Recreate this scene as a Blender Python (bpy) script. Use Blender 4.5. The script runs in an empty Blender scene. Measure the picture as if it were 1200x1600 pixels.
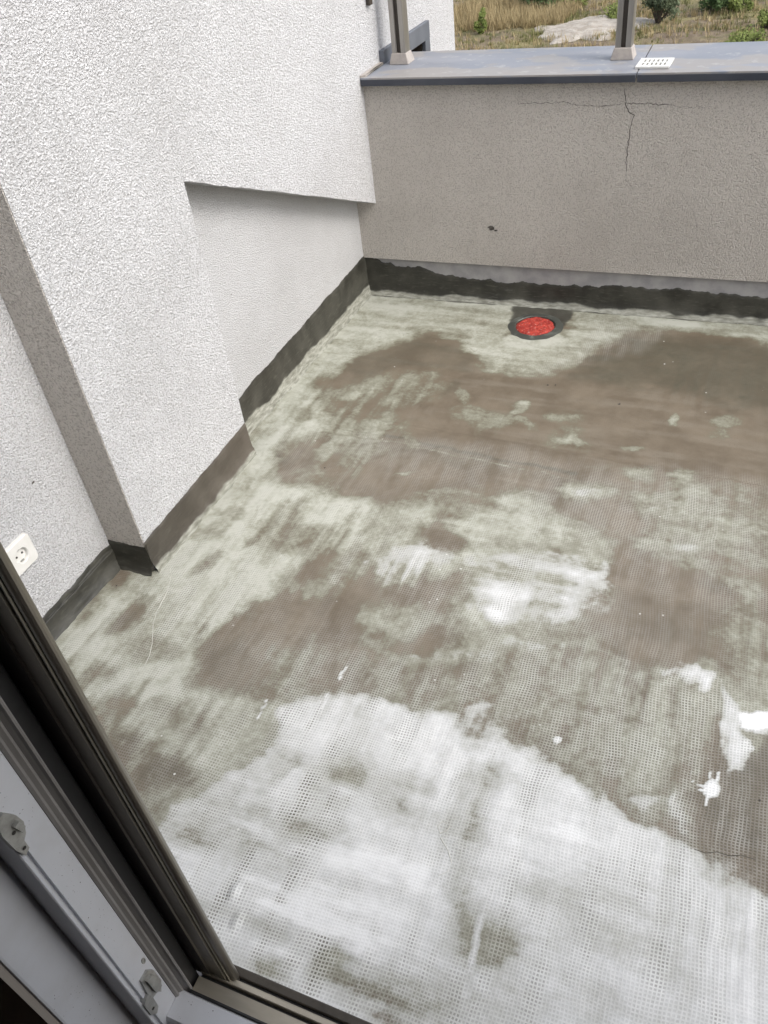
import bpy, bmesh, math, random
import numpy as np
from mathutils import Vector, Matrix, noise

random.seed(7)
RNG = np.random.default_rng(11)
sc = bpy.context.scene
COL = sc.collection

# ------------------------------------------------------------------ camera
cam_d = bpy.data.cameras.new('camera'); cam = bpy.data.objects.new('camera', cam_d)
COL.objects.link(cam); sc.camera = cam
cam_d.sensor_fit = 'VERTICAL'; cam_d.sensor_height = 36.0; cam_d.lens = 36.0 * 1289.5 / 1600.0
cam_d.clip_start = 0.02; cam_d.clip_end = 3000.0
YAW, PITCH, ROLL = -0.479767, 0.701558, -0.137281
fwd = Vector((math.sin(YAW) * math.cos(PITCH), math.cos(YAW) * math.cos(PITCH), -math.sin(PITCH)))
rgt0 = Vector((math.cos(YAW), -math.sin(YAW), 0)); up0 = rgt0.cross(fwd)
rgt = math.cos(ROLL) * rgt0 + math.sin(ROLL) * up0
up = -math.sin(ROLL) * rgt0 + math.cos(ROLL) * up0
m = Matrix((rgt, up, -fwd)).transposed().to_4x4(); m.translation = (0, 0, 1.55)
cam.matrix_world = m

# ------------------------------------------------------------------ sky and sun (bright overcast)
SUN_EL, SUN_AZ = math.radians(46), math.radians(97)      # azimuth from +y towards +x
w = bpy.data.worlds.new('World'); sc.world = w; w.use_nodes = True
nt = w.node_tree; nt.nodes.clear()
sky = nt.nodes.new('ShaderNodeTexSky'); sky.sky_type = 'NISHITA'; sky.sun_disc = False
sky.sun_elevation = SUN_EL; sky.sun_rotation = SUN_AZ
sky.air_density = 1.0; sky.dust_density = 3.0; sky.ozone_density = 1.0
hsv = nt.nodes.new('ShaderNodeHueSaturation'); hsv.inputs['Saturation'].default_value = 0.40
bg = nt.nodes.new('ShaderNodeBackground'); bg.inputs['Strength'].default_value = 0.15
wo = nt.nodes.new('ShaderNodeOutputWorld')
nt.links.new(sky.outputs[0], hsv.inputs['Color']); nt.links.new(hsv.outputs[0], bg.inputs[0]); nt.links.new(bg.outputs[0], wo.inputs[0])
sun_d = bpy.data.lights.new('sun', 'SUN'); sun_d.energy = 0.95; sun_d.angle = math.radians(26); sun_d.color = (1.0, 0.97, 0.93)
sun = bpy.data.objects.new('sun', sun_d); COL.objects.link(sun)
sd = Vector((math.sin(SUN_AZ) * math.cos(SUN_EL), math.cos(SUN_AZ) * math.cos(SUN_EL), math.sin(SUN_EL)))
sun.rotation_euler = (-sd).to_track_quat('-Z', 'Y').to_euler(); sun.location = (4, 4, 8)
sc.view_settings.view_transform = 'Standard'; sc.view_settings.look = 'None'
sc.view_settings.gamma = 1.0; sc.view_settings.use_curve_mapping = False
sc.view_settings.exposure = 1.0

# ------------------------------------------------------------------ helpers
def lin(r, g, b):
    f = lambda c: (c / 255 / 12.92) if c / 255 <= 0.04045 else ((c / 255 + 0.055) / 1.055) ** 2.4
    return (f(r), f(g), f(b), 1.0)

class NT:
    """tiny node builder"""
    def __init__(self, name):
        self.m = bpy.data.materials.new(name); self.m.use_nodes = True
        self.t = self.m.node_tree; self.t.nodes.clear()
        self.out = self.t.nodes.new('ShaderNodeOutputMaterial')
        self.b = self.t.nodes.new('ShaderNodeBsdfPrincipled')
        self.t.links.new(self.b.outputs[0], self.out.inputs[0])
        self.tc = self.t.nodes.new('ShaderNodeTexCoord')
        self.pos = self.tc.outputs['Object']
    def l(self, a, b):
        if isinstance(a, (int, float)): b.default_value = a
        elif isinstance(a, tuple): b.default_value = a
        else: self.t.links.new(a, b)
    def math(self, op, a, b=0.0, c=0.0, clamp=False):
        n = self.t.nodes.new('ShaderNodeMath'); n.operation = op; n.use_clamp = clamp
        self.l(a, n.inputs[0]); self.l(b, n.inputs[1]); self.l(c, n.inputs[2]); return n.outputs[0]
    def noise(self, scale, detail=3.0, rough=0.55, vec=None, dist=0.0):
        n = self.t.nodes.new('ShaderNodeTexNoise'); n.inputs['Scale'].default_value = scale
        n.inputs['Detail'].default_value = detail; n.inputs['Roughness'].default_value = rough
        n.inputs['Distortion'].default_value = dist
        self.t.links.new(vec or self.pos, n.inputs['Vector']); return n.outputs[0]
    def voro(self, scale, feature='F1', vec=None):
        n = self.t.nodes.new('ShaderNodeTexVoronoi'); n.feature = feature; n.inputs['Scale'].default_value = scale
        self.t.links.new(vec or self.pos, n.inputs['Vector']); return n.outputs[0]
    def ramp(self, f, a, b, lo=0.0, hi=1.0):
        n = self.t.nodes.new('ShaderNodeMapRange'); n.interpolation_type = 'SMOOTHSTEP'
        self.l(f, n.inputs[0]); n.inputs[1].default_value = a; n.inputs[2].default_value = b
        n.inputs[3].default_value = lo; n.inputs[4].default_value = hi; return n.outputs[0]
    def mix(self, f, a, b):
        n = self.t.nodes.new('ShaderNodeMix'); n.data_type = 'RGBA'
        self.l(f, n.inputs[0]); self.l(a, n.inputs[6]); self.l(b, n.inputs[7]); return n.outputs[2]
    def attr(self, name):
        n = self.t.nodes.new('ShaderNodeAttribute'); n.attribute_name = name; return n.outputs['Fac']
    def scale_vec(self, sx, sy, sz):
        n = self.t.nodes.new('ShaderNodeMapping'); n.inputs['Scale'].default_value = (sx, sy, sz)
        self.t.links.new(self.pos, n.inputs[0]); return n.outputs[0]
    def bump(self, h, strength=0.5, dist=0.003, prev=None):
        n = self.t.nodes.new('ShaderNodeBump'); n.inputs['Strength'].default_value = strength
        n.inputs['Distance'].default_value = dist; self.t.links.new(h, n.inputs['Height'])
        if prev is not None: self.t.links.new(prev, n.inputs['Normal'])
        self.t.links.new(n.outputs[0], self.b.inputs['Normal']); return n.outputs[0]
    def col(self, c): self.l(c, self.b.inputs['Base Color'])
    def rough(self, r): self.l(r, self.b.inputs['Roughness'])
    def spec(self, s): self.l(s, self.b.inputs['Specular IOR Level'])
    def metal(self, v): self.l(v, self.b.inputs['Metallic'])

def plaster(name, base, dirt_shade, grain=250.0, dist=0.0040, dirt_amt=0.20, pit=0.60):
    n = NT(name)
    g = n.noise(grain, 2.0, 0.65); v = n.voro(grain * 0.62); f = n.noise(grain * 2.3, 1.0, 0.5)
    h = n.math('ADD', n.math('MULTIPLY', n.ramp(g, 0.30, 0.66), 0.75), n.math('ADD', n.math('MULTIPLY', n.ramp(v, 0.75, 0.15), 0.45), n.math('MULTIPLY', f, 0.25)))
    big = n.noise(1.9, 4, 0.6)
    c = n.mix(n.math('MULTIPLY', n.ramp(big, 0.40, 0.70), dirt_amt), base, dirt_shade)
    # shade in the pits between the grains, painted into the colour
    c = n.mix(n.ramp(h, 0.72, 0.30, 0.0, pit), c, dirt_shade)
    n.col(c); n.rough(0.92); n.spec(0.15); n.bump(h, 1.0, dist); return n.m

def simple(name, c1, c2, scale=8.0, rough=0.5, metal=0.0, spec=0.5, bump=0.0, bscale=60.0, stretch=(1, 1, 1), bdist=0.001):
    n = NT(name); v = n.scale_vec(*stretch)
    f = n.noise(scale, 4, 0.6, v)
    n.col(n.mix(n.ramp(f, 0.3, 0.7), c1, c2)); n.rough(n.ramp(f, 0.2, 0.8, rough * 0.85, min(1, rough * 1.15)))
    n.metal(metal); n.spec(spec)
    if bump: n.bump(n.noise(bscale, 4, 0.6), bump, bdist)
    return n.m

M = {}
M['plaster'] = plaster('white_roughcast', (0.725, 0.725, 0.735, 1), (0.38, 0.37, 0.36, 1))
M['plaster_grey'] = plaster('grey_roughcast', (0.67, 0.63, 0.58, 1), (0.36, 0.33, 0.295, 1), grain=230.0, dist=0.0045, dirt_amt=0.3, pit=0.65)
M['plaster_fine'] = plaster('fine_roughcast', (0.66, 0.66, 0.665, 1), (0.36, 0.35, 0.335, 1), grain=300.0, dist=0.003, pit=0.5)
def coping_mat():
    n = NT('grey_coping_sheet'); f = n.noise(3.5, 4, 0.6, n.scale_vec(1, 3, 1)); g = n.noise(3.1, 5, 0.6, n.scale_vec(1, 2, 1)); s = n.noise(26, 5, 0.65)
    c = n.mix(n.ramp(f, 0.3, 0.7), (0.185, 0.20, 0.235, 1), (0.27, 0.28, 0.31, 1))
    c = n.mix(n.ramp(g, 0.50, 0.56, 0, 0.7), c, (0.30, 0.275, 0.25, 1))
    c = n.mix(n.ramp(s, 0.56, 0.70, 0, 0.55), c, (0.42, 0.41, 0.40, 1))
    n.col(c); n.rough(n.ramp(f, 0.3, 0.7, 0.38, 0.55)); n.bump(s, 0.12, 0.002); return n.m
M['coping'] = coping_mat()
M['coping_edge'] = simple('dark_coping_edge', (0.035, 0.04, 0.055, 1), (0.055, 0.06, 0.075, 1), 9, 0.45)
M['bronze'] = simple('bronze_anodised', (0.20, 0.185, 0.155, 1), (0.27, 0.25, 0.21, 1), 30, 0.33, 0.8, 0.5, 0.1, 200, (1, 1, .05))
M['bronze_light'] = simple('bronze_sky_glint', (0.40, 0.365, 0.30, 1), (0.52, 0.48, 0.40, 1), 25, 0.36, 0.6, 0.5, 0.1, 200, (.2, 1, 1))  # sky reflection on sill plate and rail painted in as paler bronze
M['bronze_dark'] = simple('dark_bronze', (0.05, 0.044, 0.036, 1), (0.075, 0.066, 0.055, 1), 30, 0.42, 0.5, 0.5, 0.1, 200, (1, 1, .05))
M['post'] = simple('post_bronze', (0.30, 0.285, 0.26, 1), (0.40, 0.38, 0.35, 1), 25, 0.36, 0.75, 0.5, 0.1, 150, (1, 1, .08))
M['groove'] = simple('groove_brown', (0.035, 0.028, 0.022, 1), (0.05, 0.04, 0.03, 1), 30, 0.6)
M['shoe'] = simple('weathered_shoe', (0.42, 0.38, 0.34, 1), (0.33, 0.30, 0.28, 1), 40, 0.6)
M['rubber'] = simple('black_rubber', (0.012, 0.012, 0.013, 1), (0.025, 0.025, 0.026, 1), 50, 0.55)
M['grey_seal'] = simple('grey_seal', (0.20, 0.19, 0.18, 1), (0.28, 0.27, 0.26, 1), 60, 0.5, 0, 0.5, 0.2, 200, (1, 1, .1))
M['steel'] = simple('zinc_striker', (0.30, 0.30, 0.28, 1), (0.42, 0.42, 0.40, 1), 80, 0.42, 0.6, 0.5, 0.3, 200)
M['pane'] = simple('dark_glass', (0.01, 0.012, 0.016, 1), (0.02, 0.022, 0.026, 1), 3, 0.12)
M['frame_grey'] = simple('slate_grey_frame', (0.10, 0.112, 0.135, 1), (0.14, 0.152, 0.175, 1), 12, 0.45)
M['white_plastic'] = simple('white_plastic', (0.74, 0.73, 0.70, 1), (0.68, 0.67, 0.63, 1), 20, 0.35)
M['socket_dark'] = simple('socket_dark', (0.02, 0.018, 0.016, 1), (0.04, 0.035, 0.03, 1), 60, 0.6)
M['concrete'] = simple('raw_cement_strip', (0.27, 0.265, 0.27, 1), (0.38, 0.37, 0.365, 1), 14, 0.85, 0, 0.3, 0.5, 90)
M['crack'] = simple('crack_dark', (0.06, 0.054, 0.048, 1), (0.13, 0.118, 0.105, 1), 40, 0.9, 0, 0.1)
M['house_in'] = simple('interior_wall', (0.28, 0.25, 0.22, 1), (0.33, 0.30, 0.27, 1), 2, 0.9)
M['wood'] = simple('dark_floorboards', (0.05, 0.03, 0.02, 1), (0.08, 0.05, 0.035, 1), 3, 0.5, 0, 0.5, 0.1, 40, (1, 12, 1))
M['fibre'] = simple('glass_fibre_strand', (0.46, 0.455, 0.41, 1), (0.56, 0.555, 0.51, 1), 40, 0.5)
M['trunk'] = simple('bark', (0.05, 0.04, 0.03, 1), (0.09, 0.07, 0.05, 1), 20, 0.9)

def white_frame():
    n = NT('white_frame_paint')
    f = n.noise(14, 5, 0.65); sp = n.noise(330, 1, 0.5); blot = n.noise(9, 3, 0.6)
    c = n.mix(n.ramp(f, 0.35, 0.8, 0, 0.35), (0.58, 0.595, 0.63, 1), (0.44, 0.435, 0.43, 1))
    c = n.mix(n.math('MULTIPLY', n.ramp(sp, 0.735, 0.77), n.ramp(blot, 0.45, 0.6)), c, (0.06, 0.055, 0.05, 1))
    n.col(c); n.rough(0.38); n.bump(f, 0.05, 0.001); return n.m
M['white_frame'] = white_frame()

def slurry():
    n = NT('dark_waterproof_slurry')
    f = n.noise(9, 5, 0.62); s = n.noise(30, 4, 0.6, n.scale_vec(1, 1, 5)); fine = n.noise(180, 3, 0.6)
    c = n.mix(n.ramp(f, 0.35, 0.7), (0.024, 0.023, 0.018, 1), (0.058, 0.056, 0.044, 1))
    c = n.mix(n.ramp(s, 0.52, 0.78, 0, 0.5), c, (0.115, 0.113, 0.090, 1))
    tl = n.attr('tone')
    c = n.mix(tl, c, n.mix(n.ramp(f, 0.3, 0.7), (0.085, 0.069, 0.053, 1), (0.125, 0.104, 0.083, 1)))
    pm = n.ramp(n.math('ADD', n.attr('pale'), n.math('MULTIPLY', n.math('SUBTRACT', f, 0.5), 1.6)), 0.25, 0.95)
    c = n.mix(pm, c, n.mix(n.ramp(s, 0.3, 0.7), (0.17, 0.168, 0.136, 1), (0.34, 0.342, 0.295, 1)))
    n.col(c); n.rough(n.ramp(f, 0.3, 0.7, 0.38, 0.65)); n.spec(0.5)
    n.bump(n.math('ADD', n.math('MULTIPLY', s, 0.7), n.math('MULTIPLY', fine, 0.12)), 0.4, 0.004); return n.m
M['slurry'] = slurry()

def tag(o, label, cat, group=None):
    o['label'] = label; o['category'] = cat
    if group: o['group'] = group
    return o
def empty(name, loc=(0, 0, 0), rz=0.0):
    o = bpy.data.objects.new(name, None); COL.objects.link(o); o.location = loc; o.rotation_euler.z = rz
    o.empty_display_size = 0.05; return o
def obj(name, bm, mat, parent=None, smooth=False):
    me = bpy.data.meshes.new(name)
    bmesh.ops.recalc_face_normals(bm, faces=bm.faces[:])
    bm.to_mesh(me); bm.free()
    me.materials.append(M[mat] if isinstance(mat, str) else mat)
    if smooth:
        for p in me.polygons: p.use_smooth = True
    o = bpy.data.objects.new(name, me); COL.objects.link(o)
    if parent is not None: o.parent = parent
    return o
def box(bm, x0, x1, y0, y1, z0, z1, bev=0.0):
    vs = [bm.verts.new(p) for p in ((x0, y0, z0), (x1, y0, z0), (x1, y1, z0), (x0, y1, z0), (x0, y0, z1), (x1, y0, z1), (x1, y1, z1), (x0, y1, z1))]
    fs = [bm.faces.new([vs[i] for i in q]) for q in ((0, 3, 2, 1), (4, 5, 6, 7), (0, 1, 5, 4), (1, 2, 6, 5), (2, 3, 7, 6), (3, 0, 4, 7))]
    if bev > 0:
        es = list({e for f in fs for e in f.edges})
        bmesh.ops.bevel(bm, geom=es, offset=bev, segments=2, affect='EDGES', profile=0.6)
    return bm
def B(*a, bev=0.0): return box(bmesh.new(), *a, bev=bev)
def prism(poly, axis, a, b):
    """extrude a 2-D polygon: axis 'z' -> (x,y), axis 'x' -> (y,z)"""
    bm = bmesh.new()
    mk = (lambda p, t: (p[0], p[1], t)) if axis == 'z' else (lambda p, t: (t, p[0], p[1]))
    lo = [bm.verts.new(mk(p, a)) for p in poly]; hi = [bm.verts.new(mk(p, b)) for p in poly]
    n = len(poly)
    for i in range(n): bm.faces.new((lo[i], lo[(i + 1) % n], hi[(i + 1) % n], hi[i]))
    f1 = bm.faces.new(lo); f2 = bm.faces.new(hi)
    bmesh.ops.triangulate(bm, faces=[f1, f2], ngon_method='EAR_CLIP')
    return bm
def lathe(bm, prof, seg=48, cx=0, cy=0):
    rings = []
    for r, z in prof:
        if r < 1e-6: rings.append([bm.verts.new((cx, cy, z))])
        else: rings.append([bm.verts.new((cx + r * math.cos(2 * math.pi * k / seg), cy + r * math.sin(2 * math.pi * k / seg), z)) for k in range(seg)])
    for A, Bq in zip(rings, rings[1:]):
        for k in range(seg):
            q = []
            for v in (A[k % len(A)], A[(k + 1) % len(A)], Bq[(k + 1) % len(Bq)], Bq[k % len(Bq)]):
                if v not in q: q.append(v)
            if len(q) > 2: bm.faces.new(q)
    return bm
def tube(bm, pts, r, seg=6):
    pts = [Vector(p) for p in pts]; prev = None
    for i, p in enumerate(pts):
        d = (pts[min(i + 1, len(pts) - 1)] - pts[max(i - 1, 0)]).normalized()
        a = d.orthogonal().normalized() if abs(d.z) > 0.9 else d.cross(Vector((0, 0, 1))).normalized()
        b = d.cross(a)
        ring = [bm.verts.new(p + r * (math.cos(2 * math.pi * k / seg) * a + math.sin(2 * math.pi * k / seg) * b)) for k in range(seg)]
        if prev:
            for k in range(seg): bm.faces.new((prev[k], prev[(k + 1) % seg], ring[(k + 1) % seg], ring[k]))
        else: bm.faces.new(ring)
        prev = ring
    bm.faces.new(prev); return bm
def vnoise(x, y, scale, seed=0, octaves=4):
    """numpy value noise, -1..1"""
    tot = np.zeros_like(x); amp = 1.0; norm = 0.0
    for o in range(octaves):
        r = np.random.default_rng(seed * 31 + o); tab = r.random((256, 256)) * 2 - 1
        u = x * scale * 2 ** o + 37.2 * o; v = y * scale * 2 ** o + 11.7 * o
        iu = np.floor(u).astype(int); iv = np.floor(v).astype(int); fu = u - iu; fv = v - iv
        fu = fu * fu * (3 - 2 * fu); fv = fv * fv * (3 - 2 * fv)
        g = lambda a, b: tab[a & 255, b & 255]
        tot += amp * ((g(iu, iv) * (1 - fu) + g(iu + 1, iv) * fu) * (1 - fv) + (g(iu, iv + 1) * (1 - fu) + g(iu + 1, iv + 1) * fu) * fv)
        norm += amp; amp *= 0.55
    return tot / norm
def smooth01(t): t = np.clip(t, 0, 1); return t * t * (3 - 2 * t)

# ================================================================== SETTING: terrace floor
X_NEAR, X_MAIN, X_NICHE = -1.507, -1.378, -1.460
Y_PIL, Y_NICHE, Y_PAR = 1.222, 1.780, 2.937
# patches of slurry and painted wet glare on the screed, surveyed in floor metres: (layer, value, edge softness m, ragged m, outline)
PATCHES = [
    ('film', 0.86, 0.050, 0.050, [(-1.492, 2.975), (-1.126, 3.009), (-0.843, 2.973), (-0.792, 2.794), (-1.044, 2.771), (-1.158, 2.644), (-1.288, 2.443), (-1.344, 2.224), (-1.304, 2.064), (-1.219, 1.966), (-1.293, 1.873), (-1.252, 1.707), (-1.174, 1.646), (-1.032, 1.668), (-0.913, 1.639), (-0.832, 1.545), (-0.934, 1.460), (-0.988, 1.365), (-0.982, 1.240), (-1.015, 1.159), (-1.107, 1.085), (-1.105, 1.019), (-1.040, 0.975), (-1.065, 0.926), (-0.954, 0.865), (-0.875, 0.909), (-0.806, 0.876), (-0.802, 0.807), (-0.811, 0.737), (-0.903, 0.673), (-0.944, 0.612), (-1.088, 0.694), (-1.517, 0.890), (-1.466, 1.095), (-1.420, 1.212), (-1.388, 1.541), (-1.422, 1.841), (-1.462, 2.197), (-1.487, 2.578)]),
    ('film', 0.95, 0.040, 0.030, [(-1.388, 1.541), (-1.339, 1.825), (-1.201, 1.655), (-0.987, 1.665), (-0.865, 1.622), (-1.043, 1.514), (-1.150, 1.399), (-1.049, 1.220), (-1.194, 1.128), (-1.307, 1.143), (-1.359, 1.284)]),
    ('film', 0.40, 0.050, 0.040, [(-0.961, 1.495), (-0.946, 1.441), (-0.954, 1.394), (-0.982, 1.362), (-1.024, 1.349), (-1.074, 1.359), (-1.123, 1.391), (-1.161, 1.438), (-1.180, 1.493), (-1.174, 1.545), (-1.145, 1.581), (-1.099, 1.594), (-1.045, 1.580), (-0.996, 1.544)]),
    ('film', 0.25, 0.040, 0.030, [(-0.770, 1.352), (-0.766, 1.317), (-0.782, 1.283), (-0.814, 1.257), (-0.858, 1.244), (-0.904, 1.246), (-0.944, 1.263), (-0.971, 1.293), (-0.978, 1.329), (-0.963, 1.365), (-0.929, 1.393), (-0.883, 1.406), (-0.835, 1.402), (-0.795, 1.383)]),
    ('film', 0.15, 0.025, 0.020, [(-1.319, 1.112), (-1.309, 1.098), (-1.307, 1.074), (-1.312, 1.045), (-1.323, 1.017), (-1.338, 0.995), (-1.355, 0.983), (-1.369, 0.983), (-1.378, 0.997), (-1.381, 1.020), (-1.377, 1.049), (-1.366, 1.078), (-1.350, 1.101), (-1.334, 1.114)]),
    ('damp', 0.35, 0.025, 0.020, [(-1.320, 1.109), (-1.311, 1.096), (-1.309, 1.073), (-1.314, 1.046), (-1.325, 1.019), (-1.339, 0.997), (-1.354, 0.986), (-1.368, 0.986), (-1.376, 0.999), (-1.379, 1.021), (-1.375, 1.048), (-1.364, 1.076), (-1.349, 1.098), (-1.334, 1.110)]),
    ('film', 0.30, 0.030, 0.030, [(-1.114, 0.812), (-1.112, 0.798), (-1.123, 0.783), (-1.144, 0.770), (-1.172, 0.761), (-1.201, 0.757), (-1.226, 0.761), (-1.241, 0.771), (-1.244, 0.785), (-1.234, 0.801), (-1.212, 0.814), (-1.183, 0.824), (-1.154, 0.827), (-1.129, 0.822)]),
    ('film', 0.10, 0.035, 0.030, [(-0.899, 0.723), (-0.889, 0.702), (-0.894, 0.676), (-0.912, 0.651), (-0.940, 0.631), (-0.972, 0.620), (-1.003, 0.620), (-1.026, 0.631), (-1.038, 0.651), (-1.034, 0.677), (-1.017, 0.704), (-0.988, 0.725), (-0.954, 0.736), (-0.923, 0.736)]),
    ('damp', 0.70, 0.030, 0.030, [(-0.903, 0.721), (-0.893, 0.701), (-0.898, 0.677), (-0.915, 0.653), (-0.941, 0.634), (-0.972, 0.623), (-1.001, 0.623), (-1.023, 0.633), (-1.034, 0.653), (-1.030, 0.677), (-1.013, 0.702), (-0.986, 0.722), (-0.954, 0.733), (-0.924, 0.732)]),
    ('film', 0.05, 0.030, 0.030, [(-1.105, 1.019), (-1.064, 1.109), (-0.988, 1.214), (-0.821, 1.218), (-0.723, 1.159), (-0.899, 1.083), (-0.855, 0.935), (-0.964, 0.880), (-1.029, 0.958)]),
    ('damp', 0.30, 0.050, 0.040, [(-1.089, 1.024), (-0.993, 1.120), (-0.864, 0.951), (-0.956, 0.883)]),
    ('film', 0.55, 0.050, 0.030, [(-0.815, 0.891), (-0.809, 0.866), (-0.819, 0.841), (-0.841, 0.821), (-0.872, 0.811), (-0.907, 0.812), (-0.938, 0.823), (-0.959, 0.844), (-0.966, 0.870), (-0.958, 0.896), (-0.934, 0.917), (-0.901, 0.928), (-0.866, 0.926), (-0.835, 0.913)]),
    ('film', 0.35, 0.040, 0.030, [(-0.907, 0.806), (-0.913, 0.789), (-0.937, 0.777), (-0.975, 0.771), (-1.020, 0.772), (-1.063, 0.781), (-1.096, 0.796), (-1.112, 0.814), (-1.107, 0.831), (-1.082, 0.844), (-1.042, 0.850), (-0.995, 0.848), (-0.952, 0.838), (-0.921, 0.823)]),
    ('damp', 0.55, 0.040, 0.030, [(-1.008, 0.704), (-1.013, 0.691), (-1.031, 0.683), (-1.058, 0.682), (-1.088, 0.687), (-1.117, 0.697), (-1.138, 0.712), (-1.147, 0.727), (-1.142, 0.740), (-1.124, 0.749), (-1.096, 0.750), (-1.064, 0.744), (-1.036, 0.733), (-1.015, 0.719)]),
    ('film', 0.20, 0.040, 0.030, [(-1.008, 0.704), (-1.013, 0.691), (-1.031, 0.683), (-1.058, 0.682), (-1.088, 0.687), (-1.117, 0.697), (-1.138, 0.712), (-1.147, 0.727), (-1.142, 0.740), (-1.124, 0.749), (-1.096, 0.750), (-1.064, 0.744), (-1.036, 0.733), (-1.015, 0.719)]),
    ('film', 0.35, 0.030, 0.030, [(-1.277, 0.890), (-1.268, 0.879), (-1.265, 0.862), (-1.269, 0.844), (-1.279, 0.827), (-1.293, 0.815), (-1.308, 0.811), (-1.321, 0.814), (-1.331, 0.824), (-1.334, 0.841), (-1.331, 0.859), (-1.321, 0.876), (-1.307, 0.888), (-1.291, 0.893)]),
    ('film', 0.98, 0.050, 0.030, [(-1.084, 0.994), (-1.074, 0.975), (-1.076, 0.950), (-1.089, 0.925), (-1.110, 0.905), (-1.136, 0.892), (-1.162, 0.890), (-1.182, 0.898), (-1.193, 0.916), (-1.193, 0.941), (-1.180, 0.966), (-1.158, 0.988), (-1.131, 1.001), (-1.105, 1.003)]),
    ('film', 0.95, 0.050, 0.030, [(-0.920, 0.889), (-0.929, 0.880), (-0.959, 0.872), (-1.005, 0.866), (-1.058, 0.865), (-1.108, 0.867), (-1.146, 0.873), (-1.162, 0.881), (-1.153, 0.891), (-1.121, 0.899), (-1.073, 0.904), (-1.019, 0.906), (-0.969, 0.903), (-0.934, 0.897)]),
    ('damp', 0.35, 0.040, 0.030, [(-1.022, 1.449), (-1.013, 1.416), (-1.017, 1.387), (-1.034, 1.367), (-1.060, 1.359), (-1.092, 1.365), (-1.122, 1.385), (-1.145, 1.414), (-1.157, 1.448), (-1.154, 1.479), (-1.136, 1.501), (-1.108, 1.509), (-1.075, 1.501), (-1.045, 1.480)]),
    ('film', 0.95, 0.030, 0.030, [(-0.990, 1.399), (-0.984, 1.386), (-0.985, 1.369), (-0.993, 1.352), (-1.006, 1.339), (-1.022, 1.331), (-1.038, 1.331), (-1.049, 1.338), (-1.056, 1.352), (-1.055, 1.368), (-1.047, 1.385), (-1.033, 1.399), (-1.017, 1.407), (-1.002, 1.407)]),
    ('film', 0.90, 0.030, 0.030, [(-0.910, 1.631), (-0.909, 1.608), (-0.924, 1.582), (-0.953, 1.557), (-0.989, 1.538), (-1.027, 1.528), (-1.058, 1.530), (-1.077, 1.543), (-1.080, 1.565), (-1.065, 1.591), (-1.036, 1.617), (-0.998, 1.637), (-0.960, 1.647), (-0.929, 1.644)]),
    ('film', 0.72, 0.050, 0.040, [(-1.219, 2.951), (-0.840, 2.962), (-0.772, 2.722), (-0.586, 2.759), (-0.606, 2.951), (-0.345, 2.984), (0.168, 3.006), (0.177, 2.799), (-0.099, 2.847), (-0.319, 2.827), (-0.432, 2.694), (-0.487, 2.524), (-0.579, 2.439), (-0.741, 2.447), (-0.870, 2.555), (-0.954, 2.660), (-1.176, 2.692)]),
    ('film', 0.92, 0.030, 0.020, [(-1.139, 2.965), (-0.865, 2.958), (-0.850, 2.905), (-1.090, 2.905)]),  # wet glare at the parapet foot, painted as pale film
    ('film', 0.95, 0.030, 0.020, [(-0.436, 2.956), (-0.180, 2.964), (-0.128, 2.909), (-0.329, 2.885)]),  # second strip of wet glare painted as pale film
    ('damp', 0.75, 0.070, 0.050, [(-0.447, 2.654), (-0.295, 2.817), (0.178, 2.777), (0.195, 2.384), (-0.156, 2.453), (-0.472, 2.455)]),
    ('damp', 0.50, 0.050, 0.040, [(-1.357, 2.477), (-1.167, 2.668), (-0.831, 2.587), (-0.829, 2.427), (-1.109, 2.388), (-1.251, 2.245)]),
    ('film', 0.45, 0.050, 0.040, [(-0.938, 2.384), (-0.943, 2.346), (-0.981, 2.295), (-1.045, 2.241), (-1.122, 2.194), (-1.197, 2.163), (-1.256, 2.154), (-1.288, 2.169), (-1.286, 2.205), (-1.250, 2.256), (-1.185, 2.312), (-1.106, 2.361), (-1.028, 2.393), (-0.968, 2.401)]),
    ('film', 0.35, 0.050, 0.040, [(-0.868, 2.313), (-0.867, 2.282), (-0.887, 2.240), (-0.923, 2.196), (-0.969, 2.157), (-1.015, 2.132), (-1.053, 2.124), (-1.075, 2.136), (-1.078, 2.166), (-1.059, 2.207), (-1.023, 2.253), (-0.976, 2.293), (-0.928, 2.319), (-0.889, 2.326)]),
    ('film', 0.65, 0.012, 0.010, [(-1.170, 2.206), (-1.168, 2.196), (-1.173, 2.182), (-1.184, 2.168), (-1.197, 2.156), (-1.212, 2.149), (-1.224, 2.147), (-1.232, 2.152), (-1.234, 2.163), (-1.229, 2.176), (-1.219, 2.190), (-1.205, 2.202), (-1.190, 2.210), (-1.178, 2.211)]),
    ('film', 0.60, 0.015, 0.015, [(-0.580, 2.279), (-0.577, 2.262), (-0.581, 2.243), (-0.590, 2.223), (-0.604, 2.208), (-0.620, 2.200), (-0.633, 2.201), (-0.643, 2.210), (-0.646, 2.226), (-0.643, 2.246), (-0.633, 2.266), (-0.619, 2.281), (-0.603, 2.289), (-0.590, 2.288)]),
    ('film', 0.35, 0.030, 0.020, [(-0.404, 2.240), (-0.407, 2.227), (-0.421, 2.213), (-0.443, 2.202), (-0.469, 2.196), (-0.494, 2.195), (-0.513, 2.201), (-0.522, 2.212), (-0.519, 2.226), (-0.505, 2.240), (-0.482, 2.251), (-0.456, 2.257), (-0.431, 2.258), (-0.412, 2.251)]),
    ('damp', 0.35, 0.050, 0.030, [(-1.195, 1.965), (-0.899, 1.972), (-0.637, 1.952), (-0.355, 1.927), (-0.345, 1.883), (-0.660, 1.896), (-0.967, 1.919), (-1.189, 1.929)]),
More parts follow.
